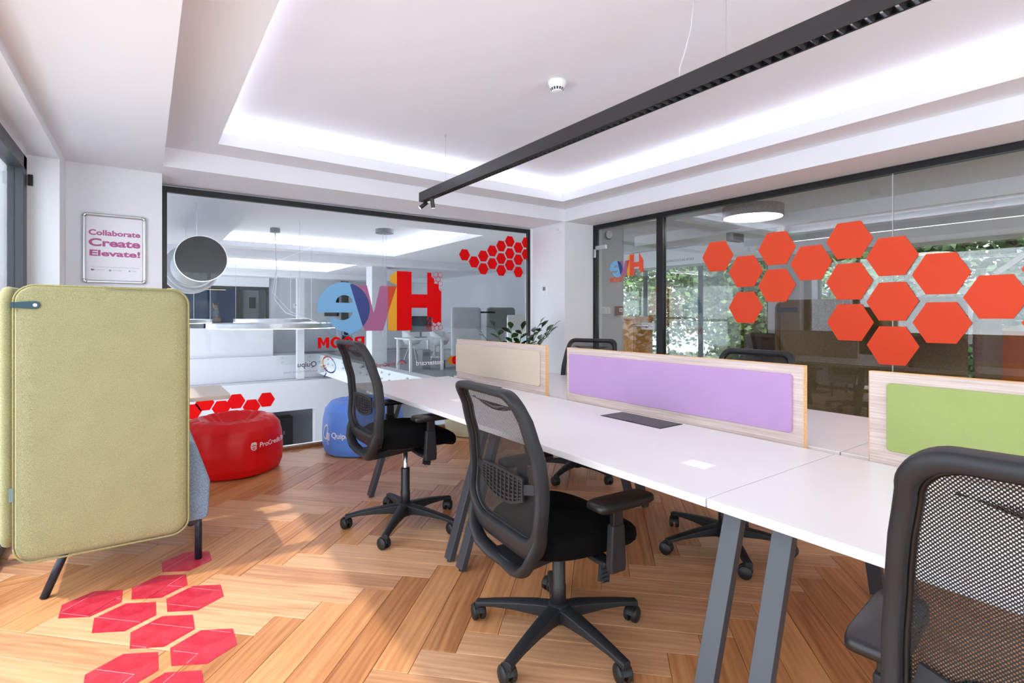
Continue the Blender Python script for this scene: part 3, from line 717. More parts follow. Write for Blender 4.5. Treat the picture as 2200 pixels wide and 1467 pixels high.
        for s in (-1, 1):
            rs = []
            for v, r in ((0.006,0.0),(0.006,0.028),(0.009,0.032),(0.021,0.032),(0.0265,0.026),(0.028,0.0)):
                rs.append([cw(-0.012+r*math.cos(2*PI*k/18), s*v, 0.0322+r*math.sin(2*PI*k/18)) for k in range(18)])
            cb.rings(rs, cap=False)
        hood = []
        for k in range(9):
            t = PI*(0.06+0.88*k/8); hood.append((-0.012+0.0355*math.cos(t), 0.0322+0.0355*math.sin(t)))
        cb.prism(hood, lambda u, z: cw(u, -0.012, z), lambda u, z: cw(u, 0.012, z))
        cb.build('castor', RUBBER, leg, smooth=False, bevel=0.0015)
    return root, [o.name for o in up]
chair0, UP = make_chair()
nup = len(UP)
def place_chair(src, x, y, rz, dz, label, base_rot=0.0, first=False):
    o = src if first else copy_tree(src)
    o.location = (x, y, 0); o.rotation_euler = (0, 0, rz); o['label'] = label
    for ch in o.children:
        n = ch.name.split('.')[0]
        if n in ('hub', 'leg', 'column_cover'):
            ch.rotation_euler = (0, 0, base_rot-rz)
        else: ch.location.z = dz-(0.028 if n.startswith('armrest') and dz > 0.09 else 0)
    return o
R = math.radians
CH = [(1.314,1.531,R(-4),0.0,'black mesh office chair in the middle foreground, seen from behind at the purple screen desk',R(-17)),
      (1.265,2.875,R(-1),0.105,'black mesh office chair raised high on its silver gas rod beside the blue bean bag',R(12)),
      (1.115,0.070,R(6),0.095,'black mesh office chair cut by the right picture edge, closest to the camera',R(30)),
      (2.535,1.597,R(180),0.05,'black mesh office chair behind the purple screen in front of the hexagons',R(15)),
      (2.760,3.000,R(204),0.05,'black mesh office chair behind the purple screen near the glass door',R(-15))]
for i, (x, y, rz, dz, lb, br) in enumerate(CH):
    if i: place_chair(chair0, x, y, rz, dz, lb, br)
place_chair(chair0, *CH[0][:4], CH[0][4], CH[0][5], first=True)

# ================================================================ DESKS
DT, DB = 0.74, 0.715
def desk(y0, y1, x0, x1, legs, footx, topx, label, flap=None, sticker=None):
    d = thing('desk', ((x0+x1)/2, (y0+y1)/2, 0), label, 'desk', 'white bench desks')
    B(x0, x1, y0+0.002, y1-0.002, DB, DT).build('desktop', LAM, d, bevel=0.002)
    for ly in legs:
        sgn = 1 if topx > footx else -1
        mb = MB(); mb.bar((footx, ly, 0.008), (topx, ly, DB), 0.058, 0.030, side=(0,1,0)); lg = mb.build('leg', DLEG, d, bevel=0.002)
        mb = MB(); mb.tube([(footx+sgn*0.004, ly, 0.0), (footx+sgn*0.004, ly, 0.012)], 0.014, 12); mb.build('foot', PLASTICD, lg)
        bk = x1-0.12 if topx > footx else x0+0.12
        B(min(topx, bk), max(topx, bk), ly-0.025, ly+0.025, DB-0.035, DB-0.001).build('top_rail', DLEG, d)
    B(x0+0.30, x0+0.34, y0+0.10, y1-0.10, DB-0.04, DB-0.001).build('beam', DLEG, d)
    if flap:
        fx0, fx1, fy0, fy1 = flap
        f = B(fx0, fx1, fy0, fy1, DT-0.004, DT+0.0035).build('cable_flap', mat('flap_grey', (84, 84, 86), 0.45, 0.3), d, bevel=0.0015)
        mb = MB(); mb.box(fx0-0.006, fx1+0.006, fy0-0.006, fy0, DT-0.004, DT+0.002); mb.box(fx0-0.006, fx1+0.006, fy1, fy1+0.006, DT-0.004, DT+0.002)
        mb.box(fx0-0.006, fx0, fy0, fy1, DT-0.004, DT+0.002); mb.box(fx1, fx1+0.006, fy0, fy1, DT-0.004, DT+0.002)
        mb.build('flap_rim', PLASTICD, f)
        B(fx0-0.002, fx0+0.010, (fy0+fy1)/2-0.02, (fy0+fy1)/2+0.02, DT+0.0025, DT+0.0045).build('finger_notch', BLACKM, f)
    if sticker:
        sx, sy = sticker
        B(sx-0.035, sx+0.035, sy-0.045, sy+0.045, DT, DT+0.0006).build('paper_sticker', mat('sticker_paper', (252, 244, 244), 0.5), d)
    return d
N0, N1, F0, F1 = 1.268, 2.056, 2.105, 2.925
desk(0.853, 2.455, N0, N1, (0.885, 2.198, 2.316), 1.257, 1.49, 'white desk with the large cable flap in front of the purple screen', (1.880, 2.030, 1.497, 1.856), (1.538, 1.064))
desk(2.455, 3.80, N0, N1, (3.442,), 1.257, 1.49, 'white desk in front of the beige screen, farthest in the near row', (1.870, 2.030, 2.98, 3.29), (1.52, 2.685))
desk(-0.75, 0.853, N0, N1, (0.735, -0.60), 1.257, 1.49, 'white desk in the right corner in front of the green screen')
desk(0.853, 2.455, F0, F1, (0.92, 2.235, 2.355), 2.65, 2.42, 'white desk behind the purple screen')
desk(2.455, 3.80, F0, F1, (3.44,), 2.65, 2.42, 'white desk behind the beige screen')
desk(-0.75, 0.853, F0, F1, (0.80, -0.60), 2.65, 2.42, 'white desk behind the green screen')

def screen(y0, y1, feltcol, feltcol2, fy0, fy1, fz0, fz1, label, nm):
    s = thing('desk_screen', (2.08, (y0+y1)/2, 0.62), label, 'screen', 'oak desk screens with felt panels')
    mb = B(2.068, 2.094, y0, y1, 0.62, 1.052); bo = mb.build('board', OAK, s, bevel=0.0015)
    # solid oak edge bands
    for a in ((2.0675, 2.0945, y0-0.0015, y0+0.0002, 0.62, 1.052), (2.0675, 2.0945, y1-0.0002, y1+0.0015, 0.62, 1.052), (2.0675, 2.0945, y0-0.0015, y1+0.0015, 1.0515, 1.0535)):
        B(*a).build('edge_band', OAKE, s)
    fm = felt('felt_'+nm, feltcol, feltcol2, 1000)
    # felt with rounded corners
    r = 0.012; c = [(fy0+r, fz0+r, 180), (fy1-r, fz0+r, 270), (fy1-r, fz1-r, 0), (fy0+r, fz1-r, 90)]
    poly = [(cy+r*math.cos(R(a0+90*i/4)), cz+r*math.sin(R(a0+90*i/4))) for cy, cz, a0 in c for i in range(5)]
    for xa, xb in ((2.055, 2.068), (2.094, 2.107)):
        mb = MB(); mb.prism(poly, lambda a, b: (xa, a, b), lambda a, b: (xb, a, b)); mb.build('felt_panel', fm, s, bevel=0.002)
screen(2.541, 3.68, (206, 190, 170), (198, 180, 160), 2.587, 3.675, 0.790, 1.014, 'oak desk screen with a beige panel near the back glass', 'beige')
screen(0.967, 2.333, (190, 154, 198), (164, 130, 176), 1.007, 2.305, 0.788, 1.017, 'oak desk screen with a lilac felt panel in the middle', 'lilac')
screen(-0.60, 0.745, (160, 172, 110), (140, 154, 88), -0.55, 0.690, 0.788, 1.017, 'oak desk screen with a lime green felt panel at the right', 'lime')

# ================================================================ PENDANT LAMP
pl = thing('pendant_lamp', (1.92, 1.7, 2.21), 'long black linear pendant lamp with two spots at its end', 'lamp')
LX0, LX1, LY0, LY1, LZ0, LZ1 = 1.892, 1.952, -1.2, 4.02, 2.208, 2.285
B(LX0, LX0+0.003, LY0, LY1, LZ0, LZ1).build('side_plate', mat('lamp_black', (40, 38, 38), 0.4), pl)
B(LX1-0.003, LX1, LY0, LY1, LZ0, LZ1).build('side_plate', MATS['lamp_black'], pl)
B(LX0+0.003, LX1-0.003, LY0, LY1, LZ1-0.003, LZ1).build('top_plate', MATS['lamp_black'], pl)
B(LX0, LX1, LY1-0.003, LY1, LZ0, LZ1).build('end_cap', MATS['lamp_black'], pl)
B(LX0+0.003, LX1-0.003, 3.72, LY1-0.003, LZ0+0.001, LZ0+0.004).build('blank_plate', MATS['lamp_black'], pl)
DARKREF = mat('louvre_chrome', (150, 155, 165), 0.15, 1.0)
B(LX0+0.003, LX1-0.003, LY0, 3.72, LZ0+0.045, LZ0+0.048).build('led_board', mat('pendant_led', (255, 250, 244), 0.5, emit=1.0), pl)
lz = MB()
lv = bpy.data.meshes.new('louvre_cell')
v = MB()
x0, x1 = LX0+0.003-1.92, LX1-0.003-1.92
v.add([(x0,-0.014,0.030),(x1,-0.014,0.030),(x1,-0.001,0.001),(x0,-0.001,0.001),(x0,0.014,0.030),(x1,0.014,0.030),(x1,0.001,0.001),(x0,0.001,0.001)], [(0,1,2,3),(5,4,7,6),(3,2,6,7)])
lv.from_pydata(v.v, [], v.f); lv.materials.append(MATS['lamp_black'])
yy = 3.70; nl = 0
while yy > LY0+0.02 and nl < 120:
    o = bpy.data.objects.new('louvre_blade', lv); C.objects.link(o); o.parent = pl; o.location = (0, yy-1.7, LZ0-2.21); yy -= 0.043; nl += 1
B(LX0+0.003, LX0+0.006, LY0, 3.72, LZ0+0.002, LZ0+0.04).build('reflector', DARKREF, pl)
B(LX1-0.006, LX1-0.003, LY0, 3.72, LZ0+0.002, LZ0+0.04).build('reflector', DARKREF, pl)
for y, d in ((3.965, Vector((-0.72, 0.25, -0.62))), (3.83, Vector((0.20, 0.10, -0.95)))):
    d.normalize(); p0 = Vector((1.922, y, LZ0-0.025))
    sp = MB(); sp.tube([p0-d*0.022, p0+d*0.055], 0.0165, 18); s = sp.build('spot', PLASTICD, pl, smooth=False)
    mb = MB(); mb.tube([p0+d*0.053, p0+d*0.0565], 0.013, 16); mb.build('spot_lens', mat('spot_glow', (255, 250, 240), 0.4, emit=4), s)
    mb = MB(); mb.tube([(1.922, y, LZ0+0.003), p0], 0.006, 8); mb.tube([(1.922, y, LZ0+0.004), (1.922, y, LZ0-0.004)], 0.014, 14); mb.build('spot_joint', PLASTICD, s)
for y in (3.60, 1.2, -0.8):
    mb = MB(); mb.tube([(1.922, y, LZ1), (1.922, y, 2.664)], 0.0012, 6); wr = mb.build('wire', ALU, pl)
    mb = MB(); mb.lathe([(0.006, 2.645), (0.006, 2.665)], (1.922, y, 0), 10); mb.build('wire_anchor', ALU, wr)
mb = MB(); mb.tube([(1.915,1.42,LZ1-0.002),(1.915,1.418,LZ1+0.05),(1.925,1.40,2.40),(1.93,1.37,2.50),(1.925,1.35,2.664)], 0.003, 8); mb.build('power_cable', mat('clear_cable', (205,205,208), 0.4), pl, smooth=True)
ld = bpy.data.lights.new('pendant_light', 'AREA'); ld.shape = 'RECTANGLE'; ld.size = 0.045; ld.size_y = 4.8; ld.energy = 7; ld.color = (1.0, 0.97, 0.94)
lo = bpy.data.objects.new('pendant_light', ld); C.objects.link(lo); lo.location = (1.922, 1.28, LZ0-0.002)

# ================================================================ SMALL FIXTURES
sd = thing('smoke_detector', (2.035, 2.387, 2.665), 'white round smoke detector on the tray ceiling', 'detector')
PW_ = mat('white_plastic', (240, 240, 243), 0.4)
mb = MB(); mb.lathe([(0.0,2.665),(0.054,2.665),(0.054,2.650),(0.050,2.640),(0.046,2.630),(0.040,2.622),(0.032,2.604),(0.026,2.600),(0.0,2.599)], (2.035,2.387,0), 36); mb.build('body', PW_, sd, smooth=True)
for k in range(14):
    a = 2*PI*k/14; q = MB(); c0 = Vector((2.035, 2.387, 0)); dr = Vector((math.cos(a), math.sin(a), 0)); tg = Vector((-math.sin(a), math.cos(a), 0))
    q.add([c0+dr*0.0406+tg*0.0055*i+Vector((0,0,2.620)) for i in (-1,1)]+[c0+dr*0.0342+tg*0.0045*i+Vector((0,0,2.606)) for i in (1,-1)], [(0,1,2,3)])
    q.build('vent_slot', BLACKM, sd, fix=False)
ms = thing('motion_sensor', (3.915, 4.551, 2.245), 'small white motion sensor high on the wall return', 'sensor')
mb = MB(); mb.prism([(4.585,2.29),(4.515,2.29),(4.515,2.22),(4.535,2.20),(4.565,2.20),(4.585,2.22)], lambda a, b: (3.931, a, b), lambda a, b: (3.892, a, b)); mb.build('housing', PW_, ms, bevel=0.006)
mb = MB(); mb.prism([(4.57,2.245),(4.53,2.245),(4.53,2.215),(4.57,2.215)], lambda a, b: (3.892, a, b), lambda a, b: (3.888, a, b)); mb.build('lens', mat('sensor_lens', (228,228,232), 0.25), ms)
th = thing('thermostat', (3.915, 4.825, 1.536), 'white wall thermostat with a grey display on the wall return', 'thermostat')
B(3.908, 3.931, 4.778, 4.872, 1.478, 1.596).build('housing', PW_, th, bevel=0.005)
B(3.9065, 3.909, 4.80, 4.850, 1.540, 1.585).build('display', mat('lcd_grey', (120,124,128), 0.3), th)
mb = MB(); mb.tube([(3.909,4.825,1.508),(3.902,4.825,1.508)], 0.016, 20); mb.build('dial', PW_, th)

# framed poster
po = thing('poster_frame', (-0.18, 4.70, 1.725), 'silver snap frame poster with magenta lettering above the booth', 'poster')
px0, px1, pz0, pz1 = -0.365, 0.008, 1.474, 1.976
SIL = mat('anodised_silver', (206, 208, 212), 0.28, 0.75)
def half_round(p0, p1, r, name, m):
    mb = MB(); mb.tube([p0, p1], r, 14); return mb.build(name, m, po, smooth=False)
ins = 0.0125; yw = 4.712
half_round((px0+0.03, yw, pz1-ins), (px1-0.03, yw, pz1-ins), ins, 'frame_rail', SIL); half_round((px0+0.03, yw, pz0+ins), (px1-0.03, yw, pz0+ins), ins, 'frame_rail', SIL)
half_round((px0+ins, yw, pz0+0.03), (px0+ins, yw, pz1-0.03), ins, 'frame_rail', SIL); half_round((px1-ins, yw, pz0+0.03), (px1-ins, yw, pz1-0.03), ins, 'frame_rail', SIL)
for cx, sx in ((px0, 1), (px1, -1)):
    for cz, sz in ((pz0, 1), (pz1, -1)):
        mb = MB(); mb.tube([(cx+sx*(0.031), yw, cz+sz*ins), (cx+sx*0.022, yw, cz+sz*(ins+0.001)), (cx+sx*0.0155, yw, cz+sz*0.0155), (cx+sx*(ins+0.001), yw, cz+sz*0.022), (cx+sx*ins, yw, cz+sz*0.031)], 0.0132, 14)
        mb.build('chrome_corner', CHROME, po, smooth=True)
sh = B(px0+0.015, px1-0.015, 4.712, 4.718, pz0+0.015, pz1-0.015).build('poster_sheet', mat('poster_paper', (240, 238, 246), 0.3), po)
MAG = mat('magenta_print', (186, 88, 146), 0.5); MAGG = mat('grey_print', (170, 168, 178), 0.5)
def ptext(t, x0, x1, z, hh, m, bold=0.0, nm='lettering'):
    text(nm, t, lambda a, b, h: (x0+a*(x1-x0), 4.7113, z+b/h*hh), m, po, bold=bold)
ptext('Collaborate', -0.327, -0.030, 1.820, 0.038, MAG, 0.030); ptext('Create', -0.327, -0.030, 1.742, 0.054, MAG, 0.034); ptext('Elevate!', -0.322, -0.030, 1.672, 0.042, MAG, 0.034)
ptext('Creation of working space inspired by ProCredit, Quipu and Mastercard', -0.318, -0.036, 1.590, 0.006, MAGG)
ptext('mastercard', -0.288, -0.238, 1.568, 0.008, MAGG); ptext('ProCreditBank', -0.190, -0.138, 1.566, 0.008, MAGG); ptext('Quipu', -0.082, -0.055, 1.567, 0.009, MAGG)
def pdisc(x, z, r, m): flat('printed_dot', [arc(x, z, r, 0, 360, 18)[:-1]], lambda a, b: (a, 4.7113, b), m, po)
pdisc(-0.308, 1.571, 0.0065, MAG); pdisc(-0.300, 1.571, 0.0065, mat('grey_print2', (178,160,176), 0.5)); pdisc(-0.206, 1.569, 0.0075, MAGG); pdisc(-0.094, 1.569, 0.006, MAGG)

# ================================================================ BOOTH SEAT
OLIVE = felt('olive_felt', (170, 165, 125), (132, 128, 92), 620, lo=0.42, hi=0.64); BLUEF = felt('bluegrey_felt', (142, 164, 184), (100, 120, 142), 340)
TEAL = mat('teal_leather', (20, 62, 78), 0.45); NAVYS = mat('navy_steel', (20, 32, 48), 0.35)
bo = thing('booth_seat', (-0.15, 3.3, 0), 'olive green high felt panel of the booth seat by the window', 'sofa')
def rrect(a0, a1, b0, b1, r, n=8):
    c = [(a0+r, b0+r, 180), (a1-r, b0+r, 270), (a1-r, b1-r, 0), (a0+r, b1-r, 90)]
    return [(ca+r*math.cos(R(s0+90*i/n)), cb+r*math.sin(R(s0+90*i/n))) for ca, cb, s0 in c for i in range(n+1)]
def cushion(poly, fn, t, name, m, parent, soft=0.018):
    """padded slab: poly in 2D, fn(a,b,depth)"""
    cx = sum(p[0] for p in poly)/len(poly); cz = sum(p[1] for p in poly)/len(poly)
    def ins(d):
        out = []
        n = len(poly)
        for i in range(n):
            p0, p, p1 = poly[i-1], poly[i], poly[(i+1) % n]
            e = Vector((p1[0]-p0[0], p1[1]-p0[1])); 
            if e.length < 1e-9: out.append(p); continue
            nrm = Vector((-e.y, e.x)).normalized(); out.append((p[0]+nrm.x*d, p[1]+nrm.y*d))
        return out
    rs = []
    for d, h in ((0.06, 0.0), (0.025, 0.004*0.6), (soft*0.45, 0.010), (0.003, soft), (0.0, t*0.5), (0.003, t-soft), (soft*0.45, t-0.010), (0.025, t-0.0024), (0.06, t)):
        rs.append([fn(a, b, h) for a, b in ins(d)])
    return MB().rings(rs).build(name, m, parent, smooth=True)
# wing panel facing the camera (slightly tilted lower edge)
wing = rrect(-0.448, 0.172, 0.196, 1.372, 0.072)
wp = cushion(wing, lambda a, b, h: (a, 2.955+h, b-0.012*(a+0.1)), 0.062, 'wing_panel', OLIVE, bo)
mb = MB(); mb.tube([(a, 2.9585, b-0.012*(a+0.1)) for a, b in rrect(-0.4485, 0.1725, 0.1955, 1.3725, 0.072)]+[(-0.4485+0.0, 2.9585, 0.1955+0.072+0.004)], 0.0042, 8); mb.build('piping', felt('olive_piping', (168,162,110), (128,124,78)), wp, smooth=True)
mb = MB(); mb.tube([(a, 3.012, b-0.012*(a+0.1)) for a, b in rrect(-0.4485, 0.1735, 0.1955, 1.3725, 0.072)]+[(-0.4485, 3.012, 0.1955+0.072+0.004)], 0.005, 8); mb.build('piping', felt('brown_piping', (140,96,52), (108,70,36)), wp, smooth=True)
# window-side back panel, along y
bp = cushion(rrect(3.00, 3.66, 0.25, 1.372, 0.07), lambda a, b, h: (-0.452-h, a, b), 0.055, 'back_panel', OLIVE, bo)
# strap and tag
st = MB(); sl_ = [(-0.445,1.2795),(-0.40,1.2755)]+arc(-0.380, 1.291, 0.0165, -90, 90, 8)+[(-0.40,1.3065),(-0.445,1.3025)]
st.prism(sl_, lambda a, b: (a, 2.949, b), lambda a, b: (a, 2.953, b)); s = st.build('strap', TEAL, bo, bevel=0.001)
B(-0.456, -0.446, 2.949, 3.06, 1.2795, 1.3025).build('strap_wrap', TEAL, s)
mb = MB(); mb.tube([(-0.380,2.947,1.291),(-0.380,2.951,1.291)], 0.007, 16); mb.build('stud', ALU, s)
B(-0.462, -0.448, 2.954, 2.957, 0.470, 0.525).build('fabric_tag', mat('tag_grey', (110, 132, 132), 0.6), bo)
# seat body with sloping arm
seatp = [(-0.40,0.215),(0.245,0.215),(0.262,0.232),(0.270,0.405),(0.262,0.432),(0.205,0.600),(0.185,0.622),(-0.40,0.622)]
mb = MB(); mb.prism(seatp, lambda a, b: (a, 3.03, b), lambda a, b: (a, 3.64, b)); mb.build('seat_body', BLUEF, bo, bevel=0.016, seg=3)
for x, y, bx, by in ((-0.30, 3.075, -0.364, 3.045), (0.222, 3.085, 0.222, 3.085), (-0.30, 3.60, -0.364, 3.63), (0.222, 3.60, 0.222, 3.60)):
    mb = MB(); mb.tube([(x, y, 0.235), (x, y, 0.165), (x+(bx-x)*0.12, y+(by-y)*0.12, 0.145), (bx, by, 0.0)], 0.0165, 14); mb.build('leg', NAVYS, bo, smooth=True)
B(-0.32, 0.235, 3.07, 3.10, 0.185, 0.216).build('frame_rail', NAVYS, bo)
# side table
ta = thing('side_table', (0.05, 3.98, 0), 'pale beige table top with rounded corners beside the red bean bag', 'table')
BEIGE = mat('beige_laminate', (214, 200, 188), 0.45)
pol = rrect(-0.42, 0.445, 3.70, 4.28, 0.05); mb = MB(); mb.prism(pol, lambda a, b: (a, b, 0.716), lambda a, b: (a, b, 0.742)); mb.build('table_top', BEIGE, ta, bevel=0.003)
mb = MB(); mb.tube([(-0.10,4.0,0.01),(-0.10,4.0,0.716)], 0.03, 16); mb.build('pedestal', NAVYS, ta)
mb = MB(); mb.lathe([(0.0,0.0),(0.22,0.0),(0.22,0.006),(0.03,0.018),(0.0,0.018)], (-0.10,4.0,0), 32); mb.build('foot_plate', NAVYS, ta)

# ================================================================ BEAN BAGS
from mathutils import noise as mnoise
def bag_surface(c, r, h, seed, dent=0.16, squash=1.0):
    off = Vector((seed*3.1, seed*1.7, seed*0.9))
    def P(u, t):
        """u angle, t 0..1 from floor centre over the side to the top centre"""
        prof = [(0.0,0.0),(0.80,0.0),(0.94,0.03),(1.0,0.16),(1.015,0.42),(1.0,0.66),(0.95,0.84),(0.82,0.965),(0.66,0.985),(0.46,0.90),(0.25,0.83),(0.0,0.80)]
        q = t*(len(prof)-1); i = min(int(q), len(prof)-2); f = q-i; f2 = f*f*(3-2*f)*0.4+f*0.6
        rr = prof[i][0]+(prof[i+1][0]-prof[i][0])*f2; z = prof[i][1]+(prof[i+1][1]-prof[i][1])*f2
        if rr < 0.75 and z > 0.5: z = 0.985-(0.985-z)*(dent/0.16)
        x, y = math.cos(u), math.sin(u)
        top = max(0, (t-0.5)/0.5)
        n1 = mnoise.noise(Vector((x*1.6, y*1.6, z*1.2))+off); n2 = mnoise.noise(Vector((x*5, y*5, z*1.1))+off)
        n3 = mnoise.noise(Vector((x*11, y*11, z*2.2))+off*2)
        fold = abs(math.sin(u*4.5+seed+n1*2.2))
        rr *= 1+0.030*n1+0.028*n2*(0.4+top)+0.012*n3*(0.4+top)-0.040*(1-fold)**5*(0.3+top)*(0 if z < 0.03 and rr < 0.8 else 1)
        zz = z*(1+0.045*n1*top)+(0.050*n2+0.030*n3)*top+0.05*top*(1-(1-fold)**3)*(1 if rr < 0.98 else 0.4)
        return (c[0]+rr*r*x, c[1]+rr*r*y*squash, c[2]+max(0.0, zz*h))
    return P
def bean_bag(c, r, h, m, seed, label, cat='bean bag', dent=0.16):
    t = thing('bean_bag', (c[0], c[1], 0), label, cat, 'bean bags along the back glass')
    P = bag_surface(c, r, h, seed, dent); NU, NT = 96, 54
    rs = [[P(2*PI*k/NU, 0.001+0.998*i/NT) for k in range(NU)] for i in range(NT+1)]
    MB().rings(rs).build('cover', m, t, smooth=True)
    return t, P
def side_fn(P, h, u0, du, z0, dz, push=0.003):
    """map text (a 0..1, b) on the bag side: u from u0 running du, heights z0 + b*dz; uses t range of the side wall"""
    def f(a, b):
        u = u0+du*a; z = z0+dz*b
        lo, hi = 0.12, 0.62
        for _ in range(18):
            mid = (lo+hi)/2
            if P(u, mid)[2] < z: lo = mid
            else: hi = mid
        p = Vector(P(u, (lo+hi)/2)); return (p.x+push*math.cos(u), p.y+push*math.sin(u), p.z)
    return f
REDF = mat('red_cover', (222, 4, 10), 0.42, noise=0.06, nscale=6, bump=0.05, bscale=400, spec=0.4); BLUF = mat('blue_cover', (96, 146, 236), 0.5, noise=0.05, nscale=6, bump=0.05, bscale=400); BEIF = mat('khaki_cover', (196, 190, 158), 0.6, noise=0.08, nscale=8)
PRW = mat('white_print', (250, 248, 250), 0.6)
rb, RP = bean_bag((0.575, 4.705, 0), 0.365, 0.43, REDF, 2.0, 'red bean bag with a sunken top and white print behind the booth', dent=0.24)
def ang(c, X, Y): return math.atan2(Y-c[1], X-c[0])
# print on the red bag runs to the right; camera sees angles around -100..-20 deg
f = side_fn(RP, 0.5, R(-67), R(56), 0.228, 0.33)
V, F, h_ = text2d('ProCredit Bank', 0.01)
mb = MB(); mb.add([f(a+0.12*b, b) for a, b in V], F); mb.build('printed_word', PRW, rb, fix=False)
g = side_fn(RP, 0.5, R(-77.5), R(7.2), 0.215, 0.056)
mb = MB()
def strip(pts, wd, fn=g):
    m_ = MB()
    for (a0, b0), (a1, b1) in zip(pts, pts[1:]):
        d = Vector((a1-a0, b1-b0)); n = Vector((-d.y, d.x)).normalized()*wd/2
        m_.add([fn(a0-n.x, b0-n.y), fn(a1-n.x, b1-n.y), fn(a1+n.x, b1+n.y), fn(a0+n.x, b0+n.y)], [(0,1,2,3)])
    return m_
segs = [arc(0.5, 0.5, 0.5, 20, 330, 26)]
for k in (-0.25, 0.05, 0.3): segs.append([(0.5+0.48*math.cos(R(a))*(1 if True else 0), 0.5+k+0.22*math.sin(R(a))) for a in range(25, 171, 12)])
for k in (0.15, 0.38): segs.append([(0.5+k*math.cos(R(a))-0.05, 0.5+0.47*math.sin(R(a))) for a in range(-50, 91, 14)]); segs.append([(0.5-k*math.cos(R(a))-0.05, 0.5+0.47*math.sin(R(a))) for a in range(-50, 91, 14)])
for sg in segs:
    q = strip(sg, 0.075); n0 = len(mb.v); mb.v += q.v; mb.f += [tuple(i+n0 for i in f_) for f_ in q.f]
mb.build('printed_globe', PRW, rb, fix=False)
bb, BP = bean_bag((1.665, 4.72, 0), 0.365, 0.465, BLUF, 5.0, 'blue bean bag with white print behind the raised chair', dent=0.06)
f = side_fn(BP, 0.465, R(-156), R(27), 0.178, 0.165)
V, F, h_ = text2d('Quipu', 0.02)
mb = MB(); mb.add([f(a, b) for a, b in V], F); mb.build('printed_word', PRW, bb, fix=False)
g = side_fn(BP, 0.465, R(-181), R(22), 0.105, 0.175)
mb = MB()
for sg, wd in (([(0.38+0.30*math.cos(R(a))+0.10*math.sin(R(a)), 0.62+0.36*math.sin(R(a))) for a in range(0, 361, 12)], 0.085), ([(0.62,0.42),(0.72,0.20),(0.78,0.02)], 0.07)):
    q = strip(sg, wd, g); n0 = len(mb.v); mb.v += q.v; mb.f += [tuple(i+n0 for i in f_) for f_ in q.f]
for i in range(7):
    q = strip([(0.55-0.02*i, 0.58-0.05*i), (0.95, 0.60-0.055*i)], 0.035, g); n0 = len(mb.v); mb.v += q.v; mb.f += [tuple(k+n0 for k in f_) for f_ in q.f]
q = strip([(0.55,0.62),(0.50,0.30)], 0.10, g); n0 = len(mb.v); mb.v += q.v; mb.f += [tuple(k+n0 for k in f_) for f_ in q.f]
mb.build('printed_ring', PRW, bb, fix=False)
bean_bag((2.885, 4.70, 0), 0.335, 0.42, BEIF, 9.0, 'khaki bean bag half hidden under the desk', dent=0.08)

# ================================================================ POTTED PLANT (zz plant)
pt = thing('potted_plant', (3.42, 4.76, 0), 'dark green glossy leaved plant behind the beige screen', 'plant')
mb = MB(); mb.lathe([(0.0,0.0),(0.105,0.0),(0.115,0.02),(0.132,0.30),(0.128,0.31),(0.120,0.28),(0.0,0.28)], (3.42,4.76,0), 32); mb.build('pot', mat('plant_pot', (226,226,228), 0.4), pt, smooth=False)
LEAFM = mat('zz_leaf', (24, 62, 32), 0.22, noise=0.25, nscale=14, spec=0.6); STEMM = mat('zz_stem', (60, 98, 48), 0.5)
rnd = random.Random(4)
def leaf(base, d, nrm, L, W):
    d = d.normalized(); sd_ = d.cross(nrm).normalized(); up_ = sd_.cross(d)
    rows = [(0,0.05,0),(0.2,0.6,0.02),(0.45,1.0,0.03),(0.75,0.75,0.02),(1.0,0.04,-0.03)]
    vs_ = []
    for t, w_, c_ in rows:
        p = base+d*L*t+up_*L*(c_-0.10*t*t)
        vs_ += [p-sd_*W/2*w_+up_*W*0.10*w_, p, p+sd_*W/2*w_+up_*W*0.10*w_]
    fs_ = []
    for i in range(len(rows)-1):
        for k in range(2): fs_.append((i*3+k, i*3+k+1, i*3+k+4, i*3+k+3))
    return MB().add(vs_, fs_)
for az, el, L, yy in ((-2.75,1.40,0.76,0),(-2.3,1.46,0.72,0),(-1.3,1.42,0.74,0),(-0.6,1.36,0.76,0),(-0.9,1.36,0.70,0),(-0.25,1.38,0.70,0),(-0.15,1.48,0.76,0),(-1.9,1.50,0.70,0),(2.9,1.40,0.66,0)):
    b0 = Vector((3.42+0.06*math.cos(az), 4.76+0.06*math.sin(az), 0.27)); path = []
    for i in range(9):
        t = i/8; e = el-0.22*t*t; path.append(b0+Vector((math.cos(az)*math.cos(e), math.sin(az)*math.cos(e), math.sin(e)))*L*1.22*t)
    mb = MB(); mb.tube(path, [0.011-0.008*i/8 for i in range(9)], 7); stx = mb.build('stem', STEMM, pt, smooth=True)
    for i in range(11):
        t = 0.32+0.68*i/10; q = t*8; k = min(int(q), 7); p = path[k].lerp(path[k+1], q-k); tg = (path[k+1]-path[k]).normalized()
        sdv = tg.cross(Vector((0,0,1))).normalized(); s = 1 if i % 2 else -1
        dr = (sdv*s*0.9+tg*0.75+Vector((rnd.uniform(-.15,.15), rnd.uniform(-.15,.15), rnd.uniform(-.05,.25)))) if i < 10 else tg
        nr = (tg.cross(sdv)*-1+Vector((rnd.uniform(-.3,.3), rnd.uniform(-.3,.3), 0.6))).normalized()
        leaf(p, dr, nr, 0.120*rnd.uniform(.85,1.15), 0.062*rnd.uniform(.85,1.15)).build('leaf', LEAFM, stx, smooth=True, fix=False)

